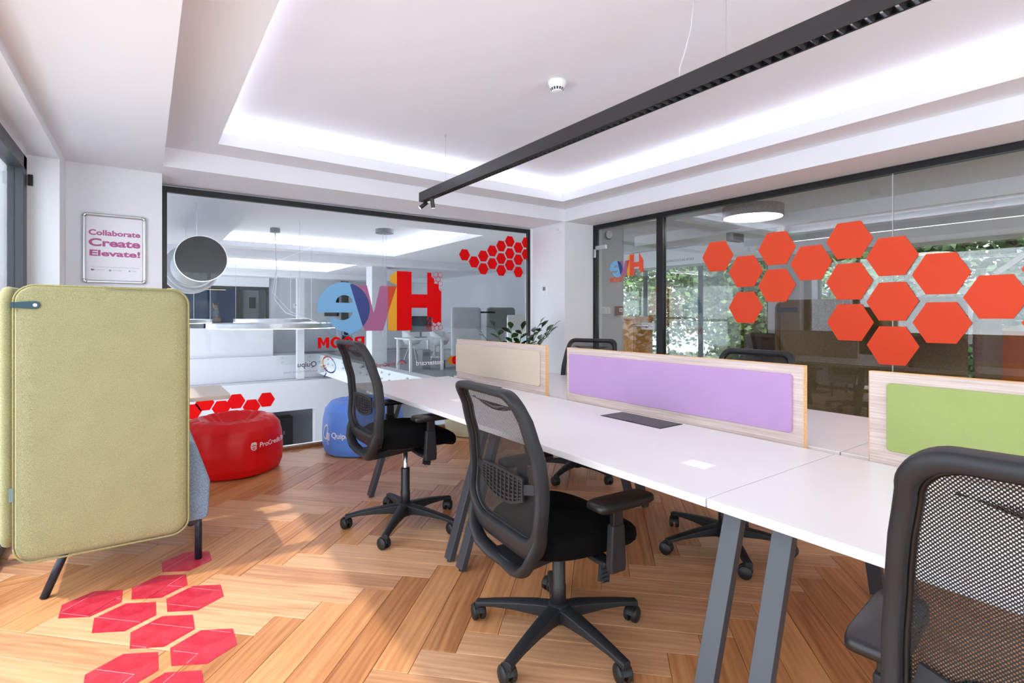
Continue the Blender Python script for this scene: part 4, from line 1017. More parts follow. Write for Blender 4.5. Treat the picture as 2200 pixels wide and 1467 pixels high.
# ================================================================ ATRIUM BEHIND THE BACK GLASS
AW = mat('atrium_white', (220, 220, 225), 0.7); CARP = mat('grey_carpet', (120, 122, 128), 0.95, noise=0.12, nscale=60)
at = sempty('ceiling_atrium', (2, 11, 2.4), 'white coffered ceiling over the atrium')
AX0, AX1, AY0, AY1 = -3.0, 8.1, YB+0.05, 24.0
TR = [(1.0, 4.1, 6.5, 9.9), (1.0, 4.1, 11.4, 14.6)]
mb = MB(); mb.box(AX0, 1.0, AY0, AY1, 2.43, 2.52); mb.box(4.1, AX1, AY0, AY1, 2.43, 2.52)
mb.box(1.0, 4.1, AY0, 6.5, 2.43, 2.52); mb.box(1.0, 4.1, 9.9, 11.4, 2.43, 2.52); mb.box(1.0, 4.1, 14.6, AY1, 2.43, 2.52)
mb.build('soffit', CEIL, at)
B(AX0, AX1, AY0, AY1, 2.64, 2.72).build('tray_ceiling', CEIL, at)
B(AX0, AX1, 10.35, 10.75, 2.30, 2.43).build('beam', CEIL, at)
B(AX0, AX1, 15.3, 15.7, 2.30, 2.43).build('beam', CEIL, at)
for (x0, x1, y0, y1), nm in zip(TR, ('near', 'far')):
    mb = MB(); mb.box(x0-0.22, x0-0.20, y0-0.2, y1+0.2, 2.52, 2.64); mb.box(x1+0.20, x1+0.22, y0-0.2, y1+0.2, 2.52, 2.64); mb.box(x0-0.2, x1+0.2, y0-0.22, y0-0.20, 2.52, 2.64); mb.box(x0-0.2, x1+0.2, y1+0.20, y1+0.22, 2.52, 2.64)
    mb.build('cove_wall', CEIL, at)
    cove_led(x1+0.09, x1+0.11, y0, y1, 2.525, 0.01, lb='LED strip in the right cove of the %s atrium coffer' % nm, grp='LED strips in the atrium coffers', m=LEDA)
    cove_led(x0, x1, y1+0.09, y1+0.11, 2.525, 0.01, lb='LED strip in the far cove of the %s atrium coffer' % nm, grp='LED strips in the atrium coffers', m=LEDA)
fl = sempty('floor_atrium', (2, 14, 0), 'white slab edges and grey carpet around the atrium void')
B(AX0, AX1, 17.0, AY1, -0.73, 0.0).build('far_slab', AW, fl)
B(AX0, AX1, 16.4, 17.0, -1.62, -0.74).build('far_bulkhead', AW, fl)
B(4.46, AX1, AY0, 17.0, -0.60, 0.0).build('side_slab', AW, fl)
B(4.75, AX1, AY0, 17.0, 0.0, 0.006).build('carpet', CARP, fl)
B(4.2, AX1, 17.2, AY1, 0.0, 0.006).build('carpet', CARP, fl)
B(AX0, AX1, AY0-0.02, 26, -3.5, -3.3).build('lower_floor', mat('lower_floor', (205, 200, 194), 0.6), fl)
struct(B(AX0, AX1, 19.2, 19.4, -3.3, -0.73).build('wall_lower', mat('lower_wall', (170, 172, 180), 0.8)), 'grey wall on the floor below')
B(AX0, 8.1, YB-0.02, YB+0.04, -3.3, -0.02).build('near_slab_face', AW, fl)
struct(B(AX1-0.1, AX1+0.05, 8.0, AY1, -3.3, 2.72).build('wall_atrium_right', mat('atrium_grey', (205, 206, 212), 0.8)))
struct(B(AX0, AX1, AY1, AY1+0.15, -0.73, 2.72).build('wall_atrium_far', MATS['atrium_grey']))
w7 = sempty('window_7', (AX0, 11, 0), 'unseen tinted glass facade added on the left to dim the atrium')  # unseen facade, its tinted panes added to cut daylight from the left
for k in range(9): B(AX0-0.05, AX0+0.05, AY0+1.6*k-0.03, AY0+1.6*k+0.03, -3.3, 2.43).build('mullion', GREYM, w7)
for k in range(8): B(AX0-0.004, AX0+0.004, AY0+1.6*k+0.03, AY0+1.6*(k+1)-0.03, -3.3, 2.43).build('pane', GLASSA, w7)
struct(B(AX0-0.1, AX0, 17.9, AY1, -3.3, 2.72).build('wall_atrium_blocker', WHITE))  # unseen wall added to keep side daylight out of the blue room
struct(B(AX0-0.1, -0.7, YB-0.1, YB+0.05, -3.3, 2.72).build('wall_facade', WHITE))
# lower floor furniture
for x0, x1, z1, lb in ((2.55, 3.35, -1.92, 'tall black cabinet on the floor below seen behind the red bean bag'), (3.38, 4.05, -2.18, 'lower black cabinet on the floor below beside the tall one')):
    c = thing('cabinet', ((x0+x1)/2, 18.6, -3.3), lb, 'cabinet', 'black cabinets on the floor below')
    B(x0, x1, 18.4, 18.9, -3.3, z1).build('body', PLASTICD, c, bevel=0.01)
    for i in range(2):
        xa = x0+(x1-x0)*i/2+0.01; xb = x0+(x1-x0)*(i+1)/2-0.01
        d = B(xa, xb, 18.385, 18.4, -3.25, z1-0.04).build('door', mat('cabinet_front', (26, 26, 30), 0.4), c)
        B(xa+0.03 if i else xb-0.05, xa+0.05 if i else xb-0.03, 18.375, 18.386, (z1-3.3)/2, (z1-3.3)/2+0.12).build('handle', ALU, d)
struct(B(4.25, 4.75, 16.42, 16.7, -3.3, -1.62).build('wall_lower_pier', AW), 'white pier on the floor below')
# rack with boxes on the floor below
rk = thing('storage_rack', (5.4, 17.6, -3.3), 'navy metal rack on the floor below beside the blue bean bag', 'rack')
for x in (4.95, 5.9):
    for y in (17.4, 17.9): B(x, x+0.05, y, y+0.05, -3.3, -1.7).build('upright', mat('navy_rack', (22, 52, 110), 0.4), rk)
for z in (-2.0, -2.5, -3.0): B(4.95, 5.95, 17.4, 17.95, z, z+0.04).build('shelf', MATS['navy_rack'], rk)
for i, (x, z, lb) in enumerate(((5.05, -2.46, 'pale carton on the left of the navy rack'), (5.48, -2.46, 'pale carton on the right of the navy rack'))):
    c = thing('carton', (x+0.18, 17.65, z), lb, 'box', 'cartons on the navy rack')
    B(x, x+0.36, 17.45, 17.85, z, z+0.28).build('box', mat('carton_pale', (200, 196, 190), 0.8), c); B(x+0.15, x+0.21, 17.448, 17.852, z+0.2795, z+0.281).build('tape', mat('tape', (226, 222, 214), 0.4), c)
# red hexagons on the bulkhead
for px, py in ((412.6, 884.6), (440.0, 865.8), (475.3, 876.5), (507.5, 862.0), (540.6, 873.2), (572.2, 858.4)):
    x, z = onY(px, py+ (0 if py < 870 else 0), 16.4)
    flat('hexagon_sticker', [hexa(x, z, 0.232)], lambda a, b: (a, 16.396, b), REDV, fl)
# white parapet, railing
B(AX0, 3.2, 17.15, 17.25, 0.0, 0.86).build('parapet', AW, fl)
def railing(p0, p1, n, label, nm='glass_railing'):
    r = thing(nm, ((p0[0]+p1[0])/2, (p0[1]+p1[1])/2, 0), label, 'railing', 'glass railings around the atrium void')
    p0, p1 = Vector(p0), Vector(p1); d = (p1-p0)/n; nn = Vector((-d.y, d.x, 0)).normalized()*0.006
    for i in range(n):
        a, b = p0+d*(i+0.01), p0+d*(i+0.99); mb = MB()
        mb.add([a-nn+Vector((0,0,-0.3)), b-nn+Vector((0,0,-0.3)), b+nn+Vector((0,0,-0.3)), a+nn+Vector((0,0,-0.3)), a-nn+Vector((0,0,1.02)), b-nn+Vector((0,0,1.02)), b+nn+Vector((0,0,1.02)), a+nn+Vector((0,0,1.02))],
               [(3,2,1,0),(4,5,6,7),(0,1,5,4),(1,2,6,5),(2,3,7,6),(3,0,4,7)])
        gp = mb.build('glass_panel', GLASSR, r)
        for t in (0.15, 0.85):
            for z in (-0.22, -0.08):
                c = a.lerp(b, t)+Vector((0,0,z)); q = MB(); q.tube([c-nn*4, c+nn*4], 0.022, 12); q.build('fixing_bolt', ALU, gp)
    return r
railing((4.44, 5.5, 0), (4.44, 16.9, 0), 8, 'glass railing along the right side of the atrium void')
railing((3.25, 16.98, 0), (4.44, 16.98, 0), 1, 'short glass railing at the far corner of the atrium void')
for x0, x1, y0, y1, lb in ((3.76, 3.96, 16.5, 16.7, 'slim white column at the far corner of the atrium'), (4.50, 4.88, 12.2, 12.6, 'white column beside the glass railing behind the mauve letter')):
    struct(B(x0, x1, y0, y1, -0.7, 2.45).build('wall_column_atrium', AW), lb)
# blue meeting room: glass front with its walls, ceiling and floor
BLU = mat('blue_wall', (24, 84, 160), 0.7); BLU2 = mat('slate_wall', (84, 126, 172), 0.7)
br = sempty('window_8', (1.4, 19, 0), 'glazed blue meeting room across the atrium')
B(-3.0, 3.26, 18.16, 18.24, 2.06, 2.14).build('head_profile', BLACKM, br); B(3.18, 3.26, 18.16, 18.24, 0, 2.1).build('post', BLACKM, br)
B(-3.0, 3.26, 18.1, 18.3, 2.14, 2.43).build('bulkhead', CEIL, br)
for i in range(5): B(-3.0+1.24*i, -3.0+1.24*i+1.225, 18.195, 18.205, 0.0, 2.06).build('glass_panel', GLASSC, br)
B(-3.0, 2.22, 22.6, 22.7, 0, 2.43).build('back_wall', BLU2, br); B(2.20, 2.87, 22.5, 22.7, 0, 2.43).build('back_wall', BLU, br)
B(2.86, 3.09, 22.5, 22.7, 0, 2.43).build('return_wall', mat('taupe_wall', (98, 92, 88), 0.7), br)
B(3.08, 3.70, 22.62, 22.72, 0, 2.43).build('white_wall', WHITE, br); B(3.68, 4.3, 22.4, 22.7, 0, 2.43).build('curtain', mat('grey_curtain', (168,166,170), 0.9), br)
B(-3.0, 4.3, 18.3, 23.0, 2.22, 2.30).build('ceiling_panel', BLU2, br)
B(-3.0, 4.2, 18.2, 24.0, 0.0, 0.008).build('floor_covering', mat('dark_carpet', (52, 60, 76), 0.95), br)
struct(B(3.26, 5.6, 18.2, 18.32, 0, 2.43).build('wall_atrium_grey', MATS['atrium_grey']), 'light grey wall with a thermostat across the atrium')
struct(B(5.9, 8.0, 18.2, 18.32, 0, 2.43).build('wall_atrium_back', MATS['atrium_grey']))
tv = thing('wall_screen', (3.45, 22.6, 1.6), 'black screen on the white wall of the far meeting room', 'screen')
B(3.34, 3.57, 22.57, 22.62, 1.50, 1.94).build('panel', PLASTICD, tv, bevel=0.01); B(3.35, 3.56, 22.566, 22.571, 1.51, 1.93).build('display', BLACKM, tv)
tv = thing('wall_screen', (4.75, 18.17, 1.4), 'black screen on the grey wall behind the blue letter', 'screen')
B(5.02, 5.50, 18.13, 18.2, 1.20, 1.98).build('panel', PLASTICD, tv, bevel=0.01); B(5.04, 5.48, 18.126, 18.131, 1.22, 1.96).build('display', BLACKM, tv)
ts = thing('wall_phone', (4.1, 18.17, 1.55), 'small white thermostat with dark display on the far grey wall', 'thermostat')
B(4.02, 4.18, 18.16, 18.2, 1.47, 1.62).build('housing', PW_, ts, bevel=0.008); B(4.07, 4.15, 18.155, 18.161, 1.55, 1.60).build('display', BLACKM, ts)
# ceiling spots track in the meeting room, high table, stools
lt = thing('linear_lamp', (0.2, 20.5, 2.15), 'warm linear lamp glowing in the blue meeting room', 'lamp')
B(-1.2, 2.3, 20.47, 20.53, 2.12, 2.17).build('housing', PLASTICD, lt); B(-1.2, 2.3, 20.475, 20.525, 2.114, 2.121).build('diffuser', mat('warm_led', (255, 214, 170), 0.5, emit=2.0), lt)
htb = thing('meeting_table', (0.9, 20.6, 0), 'white meeting table with splayed trestle legs in the blue room', 'table')
B(0.0, 1.62, 20.3, 21.1, 1.06, 1.10).build('top', LAM, htb, bevel=0.004)
for x in (0.2, 1.5):
    for s in (-1, 1):
        for dx in (-0.18, 0.18):
            mb = MB(); mb.bar((x+dx, 20.7+s*0.35, 0.0), (x, 20.7+s*0.2, 1.05), 0.03, 0.03); mb.build('leg', LAM, htb)
def tub_chair(x, y, rz, label, seat=0.44, group='white tub chairs across the atrium'):
    t = thing('tub_chair', (x, y, 0), label, 'chair', group)
    rs = []
    for z, r, cut in ((seat-0.04, 0.10, 0), (seat, 0.20, 0), (seat+0.10, 0.25, 0), (seat+0.22, 0.27, 0.6), (seat+0.36, 0.275, 1.0)):
        rs.append([(x+r*math.cos(2*PI*k/28+rz), y+r*math.sin(2*PI*k/28+rz), z-cut*0.22*max(0, -math.cos(2*PI*k/28))) for k in range(28)])
    mb = MB(); mb.rings(rs, cap=False); o = mb.build('shell', LAM, t, smooth=True)
    sd_ = o.modifiers.new('solid', 'SOLIDIFY'); sd_.thickness = 0.014
    for k in range(4):
        a = PI/4+k*PI/2+rz; q = MB(); q.tube([(x+0.08*math.cos(a), y+0.08*math.sin(a), seat-0.02), (x+0.25*math.cos(a), y+0.25*math.sin(a), 0.0)], 0.011, 8); q.build('leg', LAM, t)
    return t
tub_chair(1.3, 19.7, 2.0, 'white tub stool at the meeting table in the blue room', 0.62)
tub_chair(6.05, 13.3, 2.4, 'left white tub chair behind the red mirrored letters across the atrium')
tub_chair(6.6, 12.7, 2.0, 'right white tub chair behind the raised office chair across the atrium')
rt = thing('meeting_table', (6.9, 13.6, 0), 'round white table with the tub chairs across the atrium', 'table')
mb = MB(); mb.lathe([(0.0,0.715),(0.55,0.715),(0.55,0.74),(0.0,0.74)], (6.9,13.6,0), 40); mb.build('top', LAM, rt); mb = MB(); mb.lathe([(0.28,0),(0.28,0.015),(0.035,0.03),(0.035,0.715)], (6.9,13.6,0), 24); mb.build('pedestal', LAM, rt)
# person in the blue room (standing, turned left, hands at table height)
pr = thing('person', (2.13, 21.3, 0), 'person in a grey blue polo shirt standing in the blue meeting room', 'person')
def skin(name, verts, edges, rad, m, parent, root=0, sub=2):
    o0 = LOCS[parent.name]; me = bpy.data.meshes.new(name)
    me.from_pydata([(v[0], v[1], v[2]) for v in verts], edges, []); o = bpy.data.objects.new(name, me); C.objects.link(o); o.parent = parent
    me.materials.append(m); md = o.modifiers.new('skin', 'SKIN'); md.use_smooth_shade = True
    for i, sv in enumerate(me.skin_vertices[0].data):
        sv.radius = rad[i] if isinstance(rad[i], tuple) else (rad[i], rad[i]); sv.use_root = (i == root)
    s = o.modifiers.new('sub', 'SUBSURF'); s.levels = sub; s.render_levels = sub; LOCS[o.name] = o0; return o
def figure(parent, shirt, trousers, skinm, hairm):
    vt = [(0,0,0.95),(-0.01,0,1.15),(-0.03,0,1.34),(-0.04,0,1.43),(-0.055,0,1.50),(-0.08,0,1.60),
          (-0.03,-0.19,1.38),(-0.06,-0.24,1.12),(-0.28,-0.20,1.02),(-0.36,-0.18,1.03),(-0.03,0.19,1.38),(-0.06,0.24,1.12),(-0.28,0.20,1.02),(-0.36,0.18,1.03),
          (0,-0.09,0.90),(-0.01,-0.10,0.50),(0.02,-0.10,0.08),(-0.14,-0.10,0.04),(0,0.09,0.90),(0.02,0.10,0.50),(0.05,0.10,0.08),(-0.11,0.10,0.04)]
    ed = [(0,1),(1,2),(2,3),(3,4),(4,5),(2,6),(6,7),(7,8),(8,9),(2,10),(10,11),(11,12),(12,13),(0,14),(14,15),(15,16),(16,17),(0,18),(18,19),(19,20),(20,21)]
    rad = [(.12,.15),(.12,.15),(.11,.16),.06,.055,.085,.06,.048,.036,.03,.06,.048,.036,.03,.085,.06,.045,.04,.085,.06,.045,.04]
    b = skin('body', vt, ed, rad, skinm, parent)
    sh = skin('shirt', [vt[0],vt[1],vt[2],(-0.035,0,1.415),vt[6],(-0.05,-0.225,1.20),vt[10],(-0.05,0.225,1.20)], [(0,1),(1,2),(2,3),(2,4),(4,5),(2,6),(6,7)], [(.135,.165),(.133,.163),(.122,.172),.078,.076,.068,.076,.068], shirt, parent)
    tr = skin('trousers', [(0,0,0.97)]+[vt[i] for i in (14,15,16,18,19,20)], [(0,1),(1,2),(2,3),(0,4),(4,5),(5,6)], [(.135,.16),.10,.075,.06,.10,.075,.06], trousers, parent)
    hd = MB(); hd.lathe([(0.0,-0.125),(0.045,-0.115),(0.066,-0.07),(0.078,0.0),(0.076,0.05),(0.055,0.095),(0.0,0.115)], (-0.085,0,1.585), 20)
    h = hd.build('head', skinm, None, smooth=True); h.parent = parent; LOCS[h.name] = (0,0,0)
    def sub_(mbx, nm, m, par=h):
        o = mbx.build(nm, m, None, smooth=True); o.parent = par
    hair = MB(); hair.lathe([(0.083,-0.01),(0.084,0.05),(0.06,0.105),(0.0,0.125)], (-0.072,0,1.59), 20, cap=False); sub_(hair, 'hair', hairm)
    nz = MB(); nz.tube([(-0.158,0,1.60),(-0.180,0,1.57),(-0.160,0,1.562)], [0.008,0.013,0.008], 8); sub_(nz, 'nose', skinm)
    for s in (-1, 1):
        e = MB(); e.lathe([(0.0,-0.022),(0.016,-0.012),(0.018,0.008),(0.0,0.024)], (-0.07, s*0.079, 1.582), 10); sub_(e, 'ear', skinm)
        e = MB(); e.lathe([(0.0,-0.008),(0.008,0.0),(0.0,0.008)], (-0.158, s*0.028, 1.598), 10); sub_(e, 'eye', BLACKM)
        for i, (dy, L) in enumerate(((-0.024,0.05),(-0.009,0.062),(0.007,0.066),(0.022,0.060))):
            f = MB(); f.tube([(-0.375,s*0.18+dy,1.03),(-0.40,s*0.18+dy,1.022),(-0.375-L,s*0.18+dy,1.006)], [0.009,0.0085,0.007], 7); sub_(f, 'finger', skinm, parent)
        f = MB(); f.tube([(-0.35,s*0.155,1.03),(-0.375,s*0.138,1.025),(-0.398,s*0.135,1.02)], [0.010,0.009,0.007], 7); sub_(f, 'thumb', skinm, parent)
    m = MB(); m.tube([(-0.152,-0.02,1.535),(-0.160,0,1.533),(-0.152,0.02,1.535)], 0.006, 6); sub_(m, 'mouth', mat('lip', (168, 96, 88), 0.5))
figure(pr, mat('polo_shirt', (110, 132, 158), 0.9), mat('dark_trousers', (40, 46, 58), 0.9), mat('skin', (206, 160, 138), 0.55), mat('dark_hair', (40, 30, 26), 0.7))

# ring pendants
def ring_lamp(cx, cy_, z, Rr, label, canopy=True, h=0.07):
    t = thing('ring_lamp', (cx, cy_, z), label, 'lamp', 'ring pendant lamps in the atrium')
    n = 72; rs = []
    for r, zz in ((Rr-0.03, z), (Rr+0.03, z), (Rr+0.03, z+h), (Rr-0.03, z+h)): rs.append([(cx+r*math.cos(2*PI*k/n), cy_+r*math.sin(2*PI*k/n), zz) for k in range(n)])
    MB().rings(rs+[rs[0]], cap=False).build('ring', ALU, t, smooth=False)
    rs = []
    for r, zz in ((Rr-0.024, z-0.006), (Rr+0.024, z-0.006), (Rr+0.024, z+0.001), (Rr-0.024, z+0.001)): rs.append([(cx+r*math.cos(2*PI*k/n), cy_+r*math.sin(2*PI*k/n), zz) for k in range(n)])
    MB().rings(rs+[rs[0]], cap=False).build('diffuser', LEDD, t, smooth=False)
    for k in range(3):
        a = 0.7+k*2*PI/3; q = MB(); q.tube([(cx+Rr*math.cos(a), cy_+Rr*math.sin(a), z+h), (cx+Rr*math.cos(a), cy_+Rr*math.sin(a), 2.64)], 0.0025, 6); q.build('wire', ALU, t)
    if canopy:
        q = MB(); q.lathe([(0.0,2.57),(0.075,2.57),(0.075,2.64),(0.0,2.64)], (cx, cy_, 0), 28); q.build('canopy', mat('canopy_grey', (140,142,146), 0.5), t)
        q = MB(); q.tube([(cx, cy_, 2.57), (cx+0.02, cy_, 2.0), (cx-0.03, cy_, 1.6), (cx+Rr*0.25, cy_, 1.3), (cx+Rr*0.55, cy_-Rr*0.83, z+h)], 0.006, 8); q.build('cable', mat('white_cable', (225,225,228), 0.5), t, smooth=True)
    return t
ring_lamp(1.70, 8.95, 1.045, 0.93, 'large ring pendant lamp hanging low in the atrium')
ring_lamp(2.35, 12.3, 1.09, 0.80, 'smaller ring pendant lamp behind the large one')
ring_lamp(0.05, 12.0, 1.09, 1.02, 'ring pendant lamp at the left, mostly hidden by the booth panel', False)
cn = thing('lamp_canopy', (3.18, 8.05, 2.6), 'large grey disc canopy on the atrium ceiling', 'lamp')
q = MB(); q.lathe([(0.0,2.575),(0.145,2.575),(0.145,2.64),(0.0,2.64)], (3.18,8.05,0), 32); q.build('disc', MATS['canopy_grey'], cn)
for dx in (-0.03, 0.03): q = MB(); q.tube([(3.18+dx,8.05,2.575),(3.18+dx,8.05,0.9)], 0.003, 6); q.build('cord', ALU, cn)
# duct
du = thing('air_duct', (0.42, 6.6, 1.85), 'large silver air duct with a dark round end in the atrium', 'duct')
DX, DZ, DR = 0.462, 1.815, 0.232
prof = []; y = 6.05
rs = []
ys = [6.05+0.02*i for i in range(60)]
for i, yv in enumerate(ys): rs.append([(DX+(DR-0.006*(i % 2)-0.004)*math.cos(2*PI*k/48), yv, DZ+(DR-0.006*(i % 2)-0.004)*math.sin(2*PI*k/48)) for k in range(48)])
ZINC = mat('zinc', (196, 198, 202), 0.35, 0.6)
MB().rings(rs, cap=False).build('spiral_pipe', ZINC, du, smooth=True)
q = MB(); q.tube([(DX,6.046,DZ),(DX,6.052,DZ)], DR-0.002, 48); ec = q.build('end_disc', mat('duct_end', (44,45,48), 0.25), du)
q = MB(); rs = [[(DX+r*math.cos(2*PI*k/48), yv, DZ+r*math.sin(2*PI*k/48)) for k in range(48)] for r, yv in ((DR-0.006,6.044),(DR+0.003,6.044),(DR+0.003,6.06),(DR-0.006,6.06))]; q.rings(rs+[rs[0]], cap=False); q.build('end_rim', ALU, ec)
for yv, rr in ((7.25, 0.27), (7.5, 0.30)):
    rs = [[(DX+r*math.cos(2*PI*k/48), y_, DZ+r*math.sin(2*PI*k/48)) for k in range(48)] for r, y_ in ((DR,yv),(rr,yv+0.01),(rr,yv+0.22),(DR,yv+0.23))]; q = MB(); q.rings(rs, cap=False); q.build('flange', ZINC, du, smooth=False)
q = MB(); q.tube([(DX,7.2,DZ),(DX,8.6,DZ)], 0.245, 40); q.build('pipe', ZINC, du, smooth=False)
q = MB(); q.tube([(DX-0.02,6.35,DZ+DR),(DX-0.02,6.35,2.44)], 0.004, 6); q.build('hanger', ALU, du)
q = MB(); q.tube([(DX-0.02,8.2,DZ+DR),(DX-0.02,8.2,2.44)], 0.004, 6); q.build('hanger', ALU, du)
for i in range(12):
    a = R(-75+4.5*i); q = MB(); q.bar((DX+(DR+0.001)*math.cos(a), 6.25, DZ+(DR+0.001)*math.sin(a)), (DX+(DR+0.001)*math.cos(a), 6.25+0.10+0.02*(i%3), DZ+(DR+0.001)*math.sin(a)), 0.004, 0.012); q.build('label_line', BLACKM, du)

# workplaces on the right side of the atrium
def office_desk(x0, x1, y0, y1, label):
    t = thing('desk', ((x0+x1)/2, (y0+y1)/2, 0), label, 'desk', 'white desks across the atrium')
    B(x0, x1, y0, y1, 0.70, 0.73).build('desktop', LAM, t, bevel=0.003)
    for x in (x0+0.06, x1-0.06):
        for y in (y0+0.06, y1-0.06): B(x-0.025, x+0.025, y-0.025, y+0.025, 0.006, 0.70).build('leg', LAM, t)
    return t
office_desk(4.62, 5.5, 10.3, 11.1, 'white desk with a black monitor behind the glass railing')
mo = thing('monitor', (5.12, 10.75, 0.73), 'black monitor on the desk behind the red letter', 'monitor')
B(4.85, 5.38, 10.74, 10.77, 0.86, 1.22).build('panel', PLASTICD, mo, bevel=0.004); B(4.86, 5.37, 10.735, 10.741, 0.875, 1.21).build('display', mat('screen_dark', (40, 58, 66), 0.2), mo)
B(5.10, 5.14, 10.77, 10.80, 0.75, 1.0).build('stand', PLASTICD, mo); B(5.0, 5.24, 10.70, 10.86, 0.73, 0.745).build('foot', PLASTICD, mo)
pc = thing('desktop_computer', (5.25, 10.9, 0), 'grey computer tower below the desk by the railing', 'computer')
B(5.15, 5.35, 10.75, 11.0, 0.006, 0.45).build('case', mat('pc_grey', (92, 94, 100), 0.5), pc, bevel=0.006); B(5.17, 5.33, 10.744, 10.751, 0.30, 0.40).build('drive_bay', PLASTICD, pc)
GREYF = felt('grey_felt', (150, 150, 152), (116, 116, 120), 200); LGREYF = felt('light_grey_felt', (206, 206, 210), (184, 184, 190), 200)
gb = thing('booth_seat', (6.7, 9.7, 0), 'grey high back booth with a black strap across the atrium', 'sofa')
cushion(rrect(6.36, 7.15, 0.25, 1.42, 0.08), lambda a, b, h: (a, 9.9+h, b), 0.06, 'wing_panel', GREYF, gb)
cushion(rrect(5.56, 6.34, 0.25, 1.42, 0.08), lambda a, b, h: (a, 10.12+h, b), 0.06, 'back_panel', LGREYF, gb)
B(6.17, 6.56, 9.885, 9.90, 1.285, 1.325).build('strap', PLASTICD, gb, bevel=0.004)
B(5.6, 7.0, 10.2, 10.8, 0.2, 0.45).build('seat_body', GREYF, gb, bevel=0.03)
for x in (5.7, 6.9):
    for y in (10.15, 10.75): B(x-0.02, x+0.02, y-0.02, y+0.02, 0.006, 0.25).build('leg', PLASTICD, gb)
wb = thing('whiteboard', (6.2, 8.2, 0), 'white mobile board behind the beige screen', 'board')
B(5.72, 7.1, 8.18, 8.20, 0.35, 1.245).build('board', mat('board_white', (236, 237, 240), 0.25), wb, bevel=0.01)
for x in (5.75, 7.07): B(x-0.015, x+0.015, 8.20, 8.23, 0.03, 1.2).build('upright', ALU, wb); B(x-0.02, x+0.02, 8.0, 8.4, 0.006, 0.04).build('foot', ALU, wb)
sp = thing('ceiling_camera', (6.9, 9.0, 2.3), 'small white dome camera across the atrium', 'camera')
q = MB(); q.lathe([(0.0,2.43),(0.06,2.43),(0.06,2.40),(0.05,2.37),(0.0,2.35)], (6.6,10.9,0), 20); q.build('dome', PW_, sp, smooth=True)

# ================================================================ ROOM BEHIND THE RIGHT GLASS
RX = 8.0
fr_ = sempty('floor_lounge', (6.2, 2, 0), 'grey floor of the lounge behind the right glass')
B(XR+0.03, RX+0.1, -3.2, YB+0.05, -0.2, 0.0).build('screed', mat('lounge_floor', (184, 176, 168), 0.6, noise=0.05), fr_)
cl = sempty('ceiling_lounge', (6.2, 2, 2.4), 'white ceiling with beams behind the right glass')
B(XR+0.05, RX+0.1, -3.2, YB+0.05, 2.40, 2.75).build('slab', CEIL, cl); B(5.9, 6.35, -3.2, YB+0.05, 2.26, 2.40).build('beam', CEIL, cl); B(XR+0.05, RX, 3.5, 3.8, 2.30, 2.40).build('beam', CEIL, cl); B(7.6, RX+0.1, -3.2, 8.0, 2.12, 2.42).build('beam', CEIL, cl)
GW = mat('lounge_wall', (206, 205, 210), 0.8)
struct(B(XR+0.03, 5.05, 4.6, YB+0.05, 0, 2.40).build('wall_lounge_stub', GW), 'grey wall stub behind the glass door')
struct(B(RX, RX+0.15, 3.55, 4.28, 0, 2.2).build('wall_lounge_pier', GW), 'grey pier between the lounge windows')
struct(B(XR+0.05, RX+0.15, -3.35, -3.2, 0, 2.75).build('wall_lounge_rear', GW))
struct(B(RX, RX+0.15, -3.2, 8.0, 0, 0.15).build('wall_lounge_sill', GW))
for i, (y0, y1) in enumerate(((4.28, 8.0), (-3.2, 3.55))):
    wz = sempty('window_%d' % (4+i), (RX, (y0+y1)/2, 0), ['lounge window with greenery seen beyond the glass door', 'lounge window with white house outlines'][i])
    for k in range(4):
        ya = y0+(y1-y0)*k/3; B(RX+0.02, RX+0.08, ya-0.03, ya+0.03, 0.15, 2.12).build('mullion', GREYM, wz)
    for k in range(3): B(RX+0.045, RX+0.05, y0+(y1-y0)*k/3+0.03, y0+(y1-y0)*(k+1)/3-0.03, 0.15, 2.12).build('pane', GLASS, wz)
    if i: # house outlines in white vinyl
        for (pts) in ([(1.62,1.0),(1.62,1.72),(1.37,1.93),(1.12,1.72),(1.12,1.0)], [(2.35,0.9),(2.35,1.50),(2.1,1.66),(1.85,1.50),(1.85,0.9)]):
            for (a0, b0), (a1, b1) in zip(pts, pts[1:]):
                q = MB(); q.bar((RX+0.03, a0, b0), (RX+0.03, a1, b1), 0.004, 0.055, side=(1,0,0)); q.build('house_outline', WHV, wz)
# fixtures on the stub wall
sw = thing('switch_plate', (4.71, 4.6, 1.30), 'white light switch plate behind the glass door', 'switch')
B(4.63, 4.79, 4.585, 4.6, 1.26, 1.345).build('plate', PW_, sw, bevel=0.003)
for k in range(5): B(4.650+0.024*k, 4.670+0.024*k, 4.580, 4.586, 1.275, 1.33).build('rocker', PW_, sw, bevel=0.001)
fc = thing('fire_call_point', (4.94, 4.59, 1.30), 'dark red fire call point behind the glass door', 'alarm')
B(4.885, 4.995, 4.55, 4.6, 1.245, 1.36).build('housing', mat('alarm_red', (136, 34, 34), 0.4), fc, bevel=0.006); B(4.912, 4.970, 4.546, 4.551, 1.285, 1.335).build('pane', mat('alarm_pane', (226,220,214), 0.3), fc); B(4.925, 4.957, 4.5445, 4.5465, 1.305, 1.316).build('mark', BLACKM, fc)
sn = thing('alarm_sounder', (4.755, 4.58, 2.25), 'round white alarm sounder high behind the glass door', 'alarm')
q = MB(); q.tube([(4.755,4.6,2.25),(4.755,4.57,2.25)], 0.055, 28); q.build('base', mat('sounder_black', (20,20,22), 0.5), sn); q = MB(); q.tube([(4.752,4.575,2.258),(4.752,4.555,2.258)], 0.052, 28); q.build('cover', PW_, sn, bevel=0.006)
bx_ = thing('access_panel', (4.70, 4.595, 1.95), 'flush white access panel behind the glass door', 'panel')
